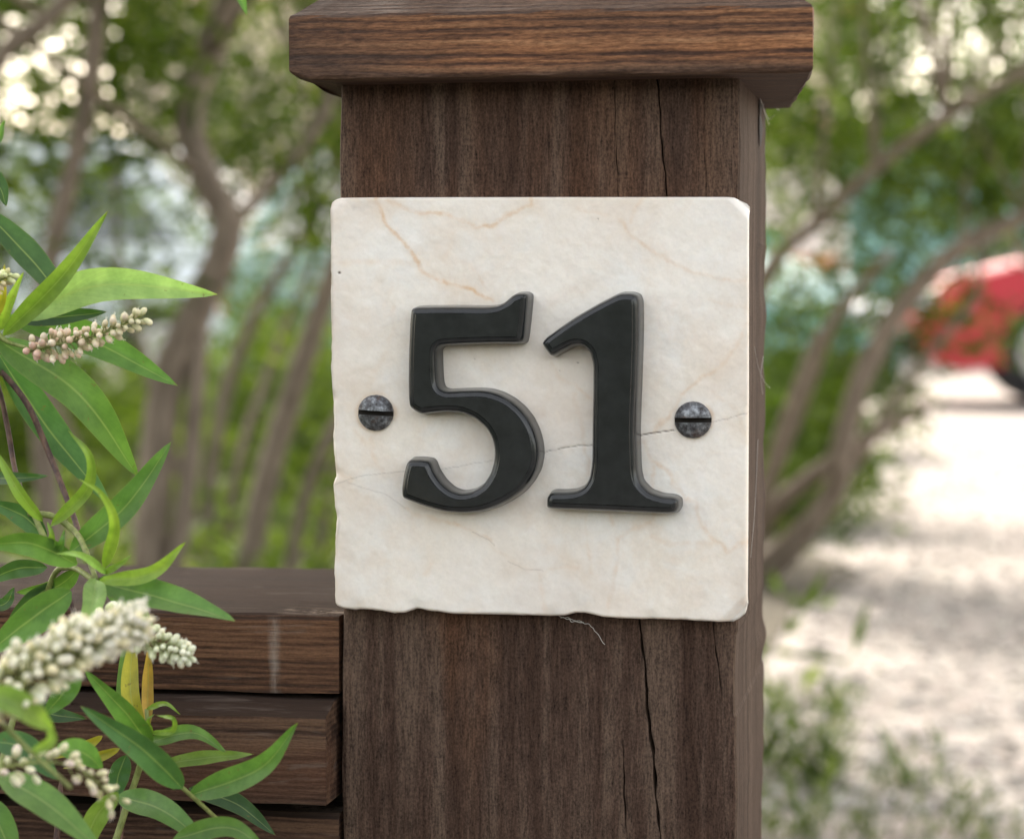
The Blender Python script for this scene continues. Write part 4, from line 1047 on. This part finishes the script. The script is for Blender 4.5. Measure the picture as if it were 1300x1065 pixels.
# herbs and weeds at the gravel edge, right of the post foot
def weed(px, py, hpx, n, spr, label):
    b = G(px, py); k = FPX / (b.y + .85); h = hpx / k
    V_ = []; F_ = []; tn = []
    for i in range(n):
        an = random.uniform(0, 2 * math.pi); r = abs(random.gauss(0, spr)); o = len(V_)
        p = Vector((b.x + math.cos(an) * r, b.y + math.sin(an) * r, 0)); hh = h * random.uniform(.4, 1.1); lean = Vector((random.gauss(0, .4), random.gauss(0, .4), 1)) * hh
        s_ = Vector((math.cos(an + 1.5), math.sin(an + 1.5), 0)) * random.uniform(.003, .009); t_ = random.random()
        # a stalk with a few leaves
        for m_ in range(6):
            f = (m_ + 1) / 6; q_ = p + lean * f; d = Vector((random.gauss(0, 1), random.gauss(0, 1), .6)).normalized() * hh * .38; ss = d.cross(Vector((0, 0, 1))).normalized() * hh * .07
            oo = len(V_); V_ += [q_, q_ + d * .5 + ss, q_ + d, q_ + d * .5 - ss]; F_.append((oo, oo + 1, oo + 2, oo + 3)); tn += [min(1, t_ * .7 + random.random() * .4)] * 4
        oo = len(V_); V_ += [p - s_ * .3, p + s_ * .3, p + lean + s_ * .1, p + lean - s_ * .1]; F_.append((oo, oo + 1, oo + 2, oo + 3)); tn += [t_] * 4
    o = npmesh('weed_clump', np.array([tuple(v - Vector((b.x, b.y, 0))) for v in V_]), F_, M['herb'], None, smooth=False)
    o.location = (b.x, b.y, 0); attr(o, 'tone', tn); tag(o, label, 'weed', 'green weeds growing at the edge of the gravel')
weed(985, 985, 92, 30, .05, 'tall green weed clump right against the foot of the post side')
weed(1040, 1000, 100, 26, .04, 'upright green weed clump second from the post')
weed(1070, 905, 50, 8, .03, 'small thin weed tuft above the upright clump near the post')
weed(1000, 900, 60, 9, .04, 'low pale weed tuft beside the post, above the tall clump')
weed(1152, 1005, 66, 18, .03, 'single narrow green weed standing alone on open gravel')
weed(1215, 1060, 70, 16, .05, 'broad low weed clump toward the bottom right')
weed(1105, 1070, 66, 16, .05, 'dense weed clump at the bottom edge between its neighbours')
weed(1010, 1070, 90, 30, .06, 'dense weed clump lowest beside the post')
weed(1265, 1075, 50, 12, .05, 'small weed tuft in the bottom right corner')

# low ground cover in the planting bed
cl = []
while len(cl) < 900:
    y_ = rng.uniform(1.5, 10.5); x_ = rng.uniform(-6, -.45 - max(0, y_ - 6) * .1)
    cl.append((x_, y_, abs(rng.normal(0, .06)) + .03))
o = crown('ground_cover', None, cl, 26, (.16, .16, .04), .07, .02, M['herb']); tag(o, 'low green ground cover under the shrubs', 'ground cover', kind='stuff')

# pebbles lying loose on the gravel
def pebbles():
    ico = bmesh.new(); bmesh.ops.create_icosphere(ico, subdivisions=1, radius=1); iv = np.array([v.co[:] for v in ico.verts]); jf = np.array([[v.index for v in f.verts] for f in ico.faces]); ico.free()
    n = 9000; y = 2.2 + rng.random(n) ** 1.6 * 9; x = -.25 + rng.random(n) * (y * .32 + .9)
    s = .004 + .009 * rng.random(n) ** 2
    sc = np.stack([s * (.8 + .5 * rng.random(n)), s * (.8 + .5 * rng.random(n)), s * (.45 + .3 * rng.random(n))], 1)
    V_ = iv[None] * sc[:, None] * (1 + .18 * rng.normal(size=(n, len(iv), 1))) + np.stack([x, y, s * .25], 1)[:, None]
    Q = jf[None] + (np.arange(n) * len(iv))[:, None, None]
    o = npmesh('loose_pebbles', V_.reshape(-1, 3), Q.reshape(-1, 3), M['pebble'], smooth=False)
    attr(o, 'tone', np.repeat(rng.random(n), len(iv))); tag(o, 'pale loose pebbles scattered over the gravel', 'pebbles', kind='stuff')
nn = NT('pebble stone'); nn.base(nn.ramp(nn.attr('tone'), [(0, (.16, .145, .13)), (.4, (.36, .33, .30)), (1, (.60, .56, .52))])); nn.set(Roughness=.85); M['pebble'] = nn.m
pebbles()

# unseen greenery added across the lane to darken the low sky facing the post
cl = [(rng.uniform(-11, 11), rng.uniform(-7.2, -6.2), rng.uniform(.1, 1.55)) for _ in range(650)]
hd = thing('added_hedge', 'unseen clipped greenery added across the lane to darken the low sky', 'added_hedge', (0, -6.7, 0))
crown('foliage', hd, cl, 30, (.2, .2, .18), .22, .10, M['crown_far'])
for k in range(24):
    a = Acc(); a.add(tube([Vector((-10.5 + k * .92, -6.7, -.05)), Vector((-10.4 + k * .92, -6.7, .7)), Vector((-10.5 + k * .92, -6.65, 1.4))], [.05, .04, .02], 6, .1, 2)); a.build('stem', M['bark'], hd)

# ================================================================== HOUSES, WALL, FAR TREES
M['render_wall'] = simple('cream render', (.70, .60, .48), .9, .06, 3)
M['white_wall'] = simple('white render', (.74, .71, .67), .9, .05, 3)
M['terracotta'] = simple('terracotta', (.48, .22, .12), .8, .25, 14)
M['teal_wall'] = simple('pale teal paint', (.27, .52, .54), .7, .15, 4)
M['frame'] = simple('white frame paint', (.72, .72, .70), .5, .04, 8)
M['glass'] = simple('window glass', (.05, .07, .08), .08, .1, 4, 0, .8)
M['roof_grey'] = simple('grey roof', (.20, .20, .21), .7, .15, 10)
def roofmat():
    n = NT('clay roof tiles'); tc = n.mapping(); wv = n.n('ShaderNodeTexWave'); n.l(tc, wv.inputs[0]); wv.inputs['Scale'].default_value = 2.2; wv.bands_direction = 'X'
    f = n.math('ADD', n.math('MULTIPLY', wv.outputs[1], .4), n.noise(tc, 6, 4)); n.base(n.ramp(f, [(.4, (.26, .11, .06)), (.9, (.50, .24, .13))])); n.set(Roughness=.85); n.bump(wv.outputs[1], 1, .05); return n.m
M['roof'] = roofmat()
def house(name, label, x0, x1, Y, dep, h, wallm, roofm, wins, rh=1.6):
    t = thing(name, label, 'house', ((x0 + x1) / 2, Y + dep / 2, 0))
    # walls with true openings: front wall is built from strips round each window
    bm = bmesh.new(); ws = sorted(wins); px_ = x0
    th = .25
    for (a0, a1, b0, b1) in ws:
        bx(bm, px_, a0, Y, Y + th, 0, h); bx(bm, a0, a1, Y, Y + th, 0, b0) if b0 > .02 else None; bx(bm, a0, a1, Y, Y + th, b1, h); px_ = a1
    bx(bm, px_, x1, Y, Y + th, 0, h)
    bx(bm, x0, x0 + th, Y + th, Y + dep, 0, h); bx(bm, x1 - th, x1, Y + th, Y + dep, 0, h); bx(bm, x0 + th, x1 - th, Y + dep - th, Y + dep, 0, h)
    bmobj('wall', bm, wallm, t)
    for (a0, a1, b0, b1) in ws:
        nm = 'door' if b0 < .05 else 'window'
        bm = bmesh.new(); f = .07; y0_, y1_ = Y + .1, Y + .17
        bx(bm, a0, a0 + f, y0_, y1_, b0, b1); bx(bm, a1 - f, a1, y0_, y1_, b0, b1); bx(bm, a0 + f, a1 - f, y0_, y1_, b0, b0 + f); bx(bm, a0 + f, a1 - f, y0_, y1_, b1 - f, b1)
        bx(bm, (a0 + a1) / 2 - .03, (a0 + a1) / 2 + .03, y0_, y1_, b0 + f, b1 - f)
        wnd = bmobj(nm, bm, M['frame'], t)
        bm = bmesh.new(); bx(bm, a0 + f, a1 - f, Y + .125, Y + .14, b0 + f, b1 - f); g_ = bmobj('pane', bm, M['glass'], wnd); g_.matrix_parent_inverse = Matrix.Identity(4)
    ov = .4; ym = Y + dep / 2
    Vv = [(x0 - ov, Y - ov, h), (x1 + ov, Y - ov, h), (x1 + ov, Y + dep + ov, h), (x0 - ov, Y + dep + ov, h), (x0 + dep * .35, ym, h + rh), (x1 - dep * .35, ym, h + rh)]
    meshobj('roof', Vv, [(0, 1, 5, 4), (2, 3, 4, 5), (1, 2, 5), (3, 0, 4), (3, 2, 1, 0)], roofm, t, smooth=False)
    return t
house('cream_house', 'wide cream rendered house with clay tile roof, glimpsed through the shrubs', -9.8, -1.2, 27, 8, 4.6, M['render_wall'], M['roof'],
      [(-8.9, -7.9, .9, 2.0), (-5.6, -4.6, .0, 2.0), (-3.4, -2.3, .9, 2.0)], 1.4)
house('teal_house', 'pale teal painted outbuilding beyond the parked cars', -1.35, 1.5, 31, 6, 3.0, M['teal_wall'], M['roof_grey'], [(.5, 1.1, .9, 1.8)], .7)
house('white_annexe', 'narrow white rendered annexe standing in front of the cream house, right of the post', -2.35, -.98, 24.5, 2.2, 2.5, M['white_wall'], M['roof'], [(-2.2, -1.9, 1.0, 1.7)], .35)
# low brick wall
def brickmat():
    n = NT('orange brick'); tc = n.mapping((1, 1, 1), rot=(R(90), 0, 0)); b = n.n('ShaderNodeTexBrick'); n.l(tc, b.inputs[0]); b.inputs['Scale'].default_value = 4
    b.inputs['Color1'].default_value = (.50, .20, .10, 1); b.inputs['Color2'].default_value = (.40, .16, .09, 1); b.inputs['Mortar'].default_value = (.45, .40, .34, 1); n.l(b.outputs[0], n.b.inputs['Base Color']); n.set(Roughness=.9); return n.m
bt = thing('brick_wall', 'low orange brick garden wall in front of the white annexe', 'wall', (-1.6, 22, 0))
bm = bmesh.new(); bx(bm, -3.2, -.9, 21.9, 22.1, 0, 1.05); bmobj('wall', bm, brickmat(), bt)
bm = bmesh.new(); bx(bm, -3.25, -.85, 21.85, 22.15, 1.053, 1.14, .01); bmobj('coping', bm, M['terracotta'], bt)
# far trees beyond the yard
def fartree(x, Y, h, r, label):
    t = thing('tree', label, 'tree', (x, Y, 0), 0, 'trees beyond the yard')
    a = Acc(); a.add(tube([Vector((x, Y, -.1)), Vector((x + .1, Y, h * .4)), Vector((x, Y, h * .75))], [.16, .12, .05], 8, .1, 4)); 
    for k in range(6):
        an = k * 1.05; a.add(tube([Vector((x, Y, h * (.3 + .05 * k))), Vector((x + math.cos(an) * r * .7, Y + math.sin(an) * r * .7, h * (.5 + .06 * k)))], [.06, .02], 6, .1, 3))
    a.build('trunk', M['bark'], t); cl = []
    while len(cl) < 110:
        u_ = rng.uniform(-1, 1, 3)
        if (u_ ** 2).sum() < 1 and rng.random() < .35 + (u_ ** 2).sum(): cl.append((x + u_[0] * r, Y + u_[1] * r, h * .6 + u_[2] * h * .42))
    crown('crown', t, cl, 45, (.28, .28, .22), .2, .08, M['crown_far'])
for i, (x, Y, h, r, lb) in enumerate([(-11.5, 22, 3.4, 2.0, 'far tree standing left of the cream house'), (-8.4, 40, 4.8, 2.4, 'tall far tree behind the cream house, left end'), (-4.2, 42, 5.4, 2.6, 'far tree behind the middle of the cream house'),
                                       (.3, 36, 3.6, 1.7, 'far tree between the cream house and the teal outbuilding'), (3.2, 43, 4.2, 2.2, 'far tree behind the teal outbuilding'), (7.4, 38, 4.6, 2.6, 'far tree at the right edge of the yard')]):
    fartree(x, Y, h, r, lb)
# wooded rise at the horizon
cl = [(rng.uniform(-60, 60), rng.uniform(85, 100), abs(rng.normal(0, 1)) * 2.0 + .3) for _ in range(1500)]
o = crown('distant_wood', None, cl, 14, (1.2, 1.2, .8), 1.1, .5, M['crown_far']); tag(o, 'distant wood along the horizon', 'wood', kind='stuff')

# ================================================================== PARKED CARS
M['rubber'] = simple('tyre rubber', (.022, .022, .024), .8, .2, 40)
M['alloy'] = simple('wheel alloy', (.42, .42, .44), .35, .1, 20, .8)
M['carglass'] = simple('car glass', (.03, .045, .05), .05, .1, 3, 0, .9)
M['lens'] = simple('headlight lens', (.70, .74, .80), .12, .05, 20, 0, .9)
M['plastic'] = simple('black trim', (.025, .025, .027), .55, .1, 20)
def paint(name, c):
    n = NT(name); n.base(n.ramp(n.noise(n.mapping(), 2, 3), [(.3, [k * .92 for k in c]), (.7, c)])); n.set(Roughness=.45); n.b.inputs['Coat Weight'].default_value = .12; n.b.inputs['Coat Roughness'].default_value = .15; return n.m
def car(name, label, nose, heading, col, cat='car'):
    """hatchback; local +X is forward, origin below the nose tip"""
    t = thing(name, label, cat, nose, heading, 'cars parked on the gravel'); pm = paint(name + ' paint', col)
    def loc(o): o.matrix_parent_inverse = Matrix.Identity(4); return o
    # lower body side outline, wheel arches cut out, then cabin
    def arch(cx, r=.36, n=10): return [(cx + r * math.cos(a_), .31 + r * math.sin(a_)) for a_ in np.linspace(math.radians(-12), math.radians(192), n)]
    low = [(0, .30), (.02, .50), (-.06, .66), (-.25, .76), (-.60, .84), (-1.02, .92), (-2.0, .96), (-3.3, .98), (-3.72, .94), (-3.86, .70), (-3.86, .32), (-3.6, .22)]
    low += [(x_, z_) for x_, z_ in arch(-3.15)[::-1]] + [(x_, z_) for x_, z_ in arch(-.78)[::-1]] + [(-.2, .22)]
    def loft(out, ys, zf, name, mat, smooth=False):
        n = len(out); Vv = []; Ff = []
        for y, ins in ys:
            cx_ = sum(p[0] for p in out) / n
            for (x_, z_) in out: Vv.append((x_ + (cx_ - x_) * ins * .06, y, zf(z_, ins)))
        for i in range(len(ys) - 1):
            for k in range(n): Ff.append((i * n + k, i * n + (k + 1) % n, (i + 1) * n + (k + 1) % n, (i + 1) * n + k))
        Ff.append(tuple(range(n))[::-1]); Ff.append(tuple((len(ys) - 1) * n + k for k in range(n)))
        o = meshobj(name, Vv, Ff, mat, t, smooth, world=False); bmn = bmesh.new(); bmn.from_mesh(o.data); bmesh.ops.triangulate(bmn, faces=[f for f in bmn.faces if len(f.verts) > 4]); bmesh.ops.recalc_face_normals(bmn, faces=bmn.faces); bmn.to_mesh(o.data); bmn.free(); return o
    ysl = [(-.84, 1), (-.80, .3), (-.6, 0), (0, -.4), (.6, 0), (.80, .3), (.84, 1)]
    loft(low, ysl, lambda z_, ins: z_ - max(0, ins) * .02 * (z_ > .6), 'body', pm)
    cab = [(-.98, .90), (-1.55, 1.36), (-1.75, 1.42), (-2.9, 1.45), (-3.35, 1.36), (-3.72, .93)]
    def cabin(out, name, mat, half, drop, grow=0.0):
        n = len(out); Vv = []; Ff = []
        for s in (-1, 1):
            for x_, z_ in out:
                w_ = half - (z_ - .9) * .34; Vv.append((x_, s * w_, z_))
        for k in range(n): Ff.append((k, (k + 1) % n, n + (k + 1) % n, n + k))
        Ff.append(tuple(range(n))[::-1]); Ff.append(tuple(n + k for k in range(n)))
        o = meshobj(name, Vv, Ff, mat, t, False, world=False); bmn = bmesh.new(); bmn.from_mesh(o.data); bmesh.ops.recalc_face_normals(bmn, faces=bmn.faces); bmn.to_mesh(o.data); bmn.free()
    cabin(cab, 'cabin_glass', M['carglass'], .79, 0)
    # roof skin and pillars over the glass
    def strip(p, q_, wd, s):
        a_ = Vector((p[0], s * (.79 - (p[1] - .9) * .34 + .006), p[1])); b_ = Vector((q_[0], s * (.79 - (q_[1] - .9) * .34 + .006), q_[1]))
        bm = bmesh.new(); d = Vector((wd, 0, 0)); vs = [bm.verts.new(v) for v in (a_ - d, a_ + d, b_ + d, b_ - d)]; vs2 = [bm.verts.new(v.co + Vector((0, -s * .02, 0))) for v in vs]
        bm.faces.new(vs); bm.faces.new(vs2[::-1])
        for k in range(4): bm.faces.new((vs[k], vs2[k], vs2[(k + 1) % 4], vs[(k + 1) % 4]))
        bmobj('pillar', bm, pm, t, world=False)
    for s in (-1, 1):
        strip((-1.0, .9), (-1.6, 1.40), .04, s); strip((-2.3, .93), (-2.35, 1.44), .05, s); strip((-3.66, .93), (-3.3, 1.38), .12, s)
        bm = bmesh.new(); rf = [(-1.52, 1.355), (-1.76, 1.435), (-2.9, 1.465), (-3.38, 1.37)]
    top = [[bm.verts.new((x_, s * (.79 - (z_ - .9) * .34 + .012), z_ + .012 + (.02 if s == 0 else 0))) for x_, z_ in rf] for s in (-1, 0, 1)]
    for r_ in (0, 1):
        for k in range(3): bm.faces.new((top[r_][k], top[r_][k + 1], top[r_ + 1][k + 1], top[r_ + 1][k]))
    bmesh.ops.solidify(bm, geom=bm.faces[:], thickness=.02); bmobj('roof', bm, pm, t, world=False)
    bm = bmesh.new(); bx(bm, -.02, .05, -.72, .72, .27, .47, .02); bmobj('front_bumper', bm, M['plastic'], t, world=False)
    bm = bmesh.new(); bx(bm, -3.92, -3.84, -.72, .72, .30, .50, .02); bmobj('rear_bumper', bm, M['plastic'], t, world=False)
    for s in (-1, 1):
        bm = bmesh.new(); bmesh.ops.create_uvsphere(bm, u_segments=16, v_segments=10, radius=1)
        for v in bm.verts: v.co = Vector((-.10 + v.co.x * .16 - v.co.z * .03, s * .66 + v.co.y * .17, .60 + v.co.z * .085))
        bmobj('headlight', bm, M['lens'], t, smooth=True, world=False)
        bm = bmesh.new(); bx(bm, -1.28, -1.14, s * .83 - .06 + s * .07, s * .83 + .06 + s * .07, .93, 1.05, .03); bmobj('wing_mirror', bm, pm, t, world=False)
        bm = bmesh.new(); bx(bm, -3.88, -3.80, s * .74 - .09, s * .74 + .09, .62, .86, .02); bmobj('tail_light', bm, M['taillens'], t, world=False)
        for cx_ in (-.78, -3.15):
            bm = bmesh.new(); bmesh.ops.create_cone(bm, cap_ends=True, segments=36, radius1=.31, radius2=.31, depth=.19)
            es = [e_ for e_ in bm.edges if abs(e_.verts[0].co.z - e_.verts[1].co.z) < 1e-5 and len(e_.link_faces) == 2]
            bmesh.ops.bevel(bm, geom=es, offset=.03, segments=3, affect='EDGES')
            for v in bm.verts: v.co = Vector((cx_ + v.co.x, s * .745 + v.co.z, .31 + v.co.y))
            wh = bmobj('wheel', bm, M['rubber'], t, smooth=True, world=False)
            bm = bmesh.new(); bmesh.ops.create_cone(bm, cap_ends=True, segments=28, radius1=.19, radius2=.17, depth=.02)
            for v in bm.verts: v.co = Vector((cx_ + v.co.x, s * (.848 + .0) + v.co.z, .31 + v.co.y))
            for k in range(5):
                an = k * 2 * math.pi / 5; r_ = bmesh.ops.create_cube(bm, size=1)
                for v in r_['verts']:
                    p_ = Vector((v.co.x * .04, 0, v.co.y * .14 + .1)); p_ = Vector((p_.x * math.cos(an) - p_.z * math.sin(an), 0, p_.x * math.sin(an) + p_.z * math.cos(an)))
                    v.co = Vector((cx_ + p_.x, s * .862 + v.co.z * .012, .31 + p_.z))
            rm = bmobj('rim', bm, M['alloy'], wh, world=False)
    return t
M['taillens'] = simple('tail light', (.35, .02, .02), .2, .1, 20)
n1 = G(1172, 640); car('parked_car', 'teal parked hatchback behind the branches right of the post, pale headlight showing', (-.74, 9.2, 0), R(-50), (.10, .26, .27))
n2 = P(1156, 480, 14.6); rc = car('parked_car', 'bright red parked hatchback on the sunny gravel at the right edge', (n2.x, 15.4, 0), R(180 + 2), (.42, .012, .028)); rc.scale = (1.1, 1.1, 1.14)
def van(name, label, nose, heading, col):
    t = thing(name, label, 'van', nose, heading); pm = paint('van paint', col)
    def arch(cx, r=.38, n=10): return [(cx + r * math.cos(a_), .33 + r * math.sin(a_)) for a_ in np.linspace(math.radians(-12), math.radians(192), n)]
    out = [(0, .32), (.02, .62), (-.10, .90), (-.42, 1.06), (-1.05, 1.72), (-1.35, 1.86), (-4.35, 1.90), (-4.50, 1.80), (-4.55, .32), (-4.3, .24)] + arch(-3.65)[::-1] + arch(-.85)[::-1] + [(-.2, .24)]
    n = len(out); Vv = []; Ff = []; ys = [(-.90, 1), (-.86, .3), (-.6, 0), (0, -.3), (.6, 0), (.86, .3), (.90, 1)]
    for y, ins in ys:
        for x_, z_ in out: Vv.append((x_ + (-2.2 - x_) * max(ins, -.1) * .03, y * (1 - max(0, z_ - 1.0) * .09), z_ - max(0, ins) * .03 * (z_ > .7)))
    for i in range(len(ys) - 1):
        for k in range(n): Ff.append((i * n + k, i * n + (k + 1) % n, (i + 1) * n + (k + 1) % n, (i + 1) * n + k))
    Ff += [tuple(range(n))[::-1], tuple((len(ys) - 1) * n + k for k in range(n))]
    o = meshobj('body', Vv, Ff, pm, t, False, world=False); b_ = bmesh.new(); b_.from_mesh(o.data); bmesh.ops.triangulate(b_, faces=[f for f in b_.faces if len(f.verts) > 4]); bmesh.ops.recalc_face_normals(b_, faces=b_.faces); b_.to_mesh(o.data); b_.free()
    meshobj('windscreen', [(-.46, -.72, 1.12), (-.46, .72, 1.12), (-1.04, .68, 1.73), (-1.04, -.68, 1.73), (-.50, -.72, 1.11), (-.50, .72, 1.11), (-1.08, .68, 1.72), (-1.08, -.68, 1.72)],
            [(0, 1, 2, 3), (7, 6, 5, 4), (0, 4, 5, 1), (1, 5, 6, 2), (2, 6, 7, 3), (3, 7, 4, 0)], M['carglass'], t, False, world=False)
    for s_ in (-1, 1):
        y = lambda z_: s_ * (.905 * (1 - max(0, z_ - 1.0) * .09))
        v = [(-.78, y(1.1), 1.1), (-1.75, y(1.1), 1.1), (-1.75, y(1.62), 1.62), (-1.22, y(1.62), 1.62)]
        meshobj('side_window', v + [(a_, b_ - s_ * .03, c_) for a_, b_, c_ in v], [(0, 1, 2, 3), (7, 6, 5, 4), (0, 4, 5, 1), (1, 5, 6, 2), (2, 6, 7, 3), (3, 7, 4, 0)], M['carglass'], t, False, world=False)
        bm = bmesh.new(); bx(bm, -.16, .03, s_ * .70 - .12, s_ * .70 + .12, .66, .84, .03); bmobj('headlight', bm, M['lens'], t, world=False)
        for cx_ in (-.85, -3.65):
            bm = bmesh.new(); bmesh.ops.create_cone(bm, cap_ends=True, segments=32, radius1=.33, radius2=.33, depth=.2)
            for v_ in bm.verts: v_.co = Vector((cx_ + v_.co.x, s_ * .80 + v_.co.z, .33 + v_.co.y))
            wh = bmobj('wheel', bm, M['rubber'], t, world=False)
            bm = bmesh.new(); bmesh.ops.create_cone(bm, cap_ends=True, segments=24, radius1=.2, radius2=.18, depth=.02)
            for v_ in bm.verts: v_.co = Vector((cx_ + v_.co.x, s_ * .91 + v_.co.z, .33 + v_.co.y))
            bmobj('rim', bm, M['alloy'], wh, world=False)
    bm = bmesh.new(); bx(bm, -.03, .06, -.78, .78, .30, .52, .02); bmobj('front_bumper', bm, M['plastic'], t, world=False)
    return t
n3 = P(385, 400, 15.0); van('parked_van', 'pale blue white parked van behind the shrubs left of the post', (n3.x, 15.6, 0), R(-4), (.66, .74, .80))

# ================================================================== SMALL DETAILS
# leafy twig hanging in at the top, its one visible leaf beside the cap
tw = thing('hanging_twig', 'thin leafy twig hanging into view from above, left of the post cap', 'twig', P(300, -160, .1))
a = Acc(); a.add(tube([P(250, -330, .12), P(280, -200, .11), P(303, -60, .1), P(304, -30, .1)], [.0016, .0013, .001, .0008], 6, .1, 4)); a.build('stem', M['twig'], tw)
D_ = LeafAcc(); D_.leaf([(303, -50), (303, -15), (313, 20)], [.1, .1, .1], 17, 'mid', .2); D_.leaf([(290, -140), (320, -110), (335, -50)], [.1, .1, .1], 20, 'mid', .2); D_.leaf([(285, -170), (262, -130), (258, -80)], [.1, .1, .1], 20, 'mature', .2)
D_.leaf([(303, -40), (318, -22), (323, -4)], [.1, .1, .1], 10, 'dark', .2); D_.build('leaves', tw)
# cobweb threads
n = NT('cobweb silk'); n.base((.55, .53, .50)); n.set(Roughness=.5); M['silk'] = n.m
def web(lines, name, label, parent=None):
    a = Acc()
    for ln, r_ in lines: a.add(tube([Vector(p) for p in ln], [r_] * len(ln), 5, .3, 5))
    o = a.build(name, M['silk'], parent); tag(o, label, 'cobweb', 'cobwebs on the post')
def jag(pts_, y, amp=1.2):
    out = []
    for i in range(len(pts_) - 1):
        for k in range(4):
            f = k / 4; out.append(P(pts_[i][0] * (1 - f) + pts_[i + 1][0] * f + random.gauss(0, amp * .4), pts_[i][1] * (1 - f) + pts_[i + 1][1] * f + random.gauss(0, amp * .6), y))
    out.append(P(*pts_[-1], y)); return out
web([(jag([(708, 781), (725, 786), (748, 792), (757, 803), (768, 818)], -.0012), .00012), (jag([(712, 783), (726, 788), (741, 790)], -.0012), .00015)],
    'cobweb', 'wisp of cobweb trailing from the bottom edge of the plaque')
XS = XR + .0012
def sw(py, f): 
    z_ = P(955, py, .07).z; return Vector((XS, PD * f, z_))
web([([sw(440, .45), sw(470, .62), sw(492, .9), Vector((XS + .001, PD, P(955, 500, .07).z))], .00006), ([sw(455, .8), sw(478, .7), sw(505, .78)], .00007),
     ([sw(560, .6), sw(640, .5), sw(700, .35)], .00006)], 'cobweb', 'fine cobweb threads on the right side of the post beside the plaque')
web([([sw(112, .5), sw(118, .8), Vector((XS + .004, PD, P(975, 140, PD).z))], .0001), ([sw(120, .6), sw(135, .95), Vector((XS + .003, PD * .9, P(975, 150, PD).z))], .00012), ([sw(108, .9), sw(128, .75), sw(142, 1.0)], .0001)],
    'cobweb', 'tuft of cobweb under the right corner of the cap')
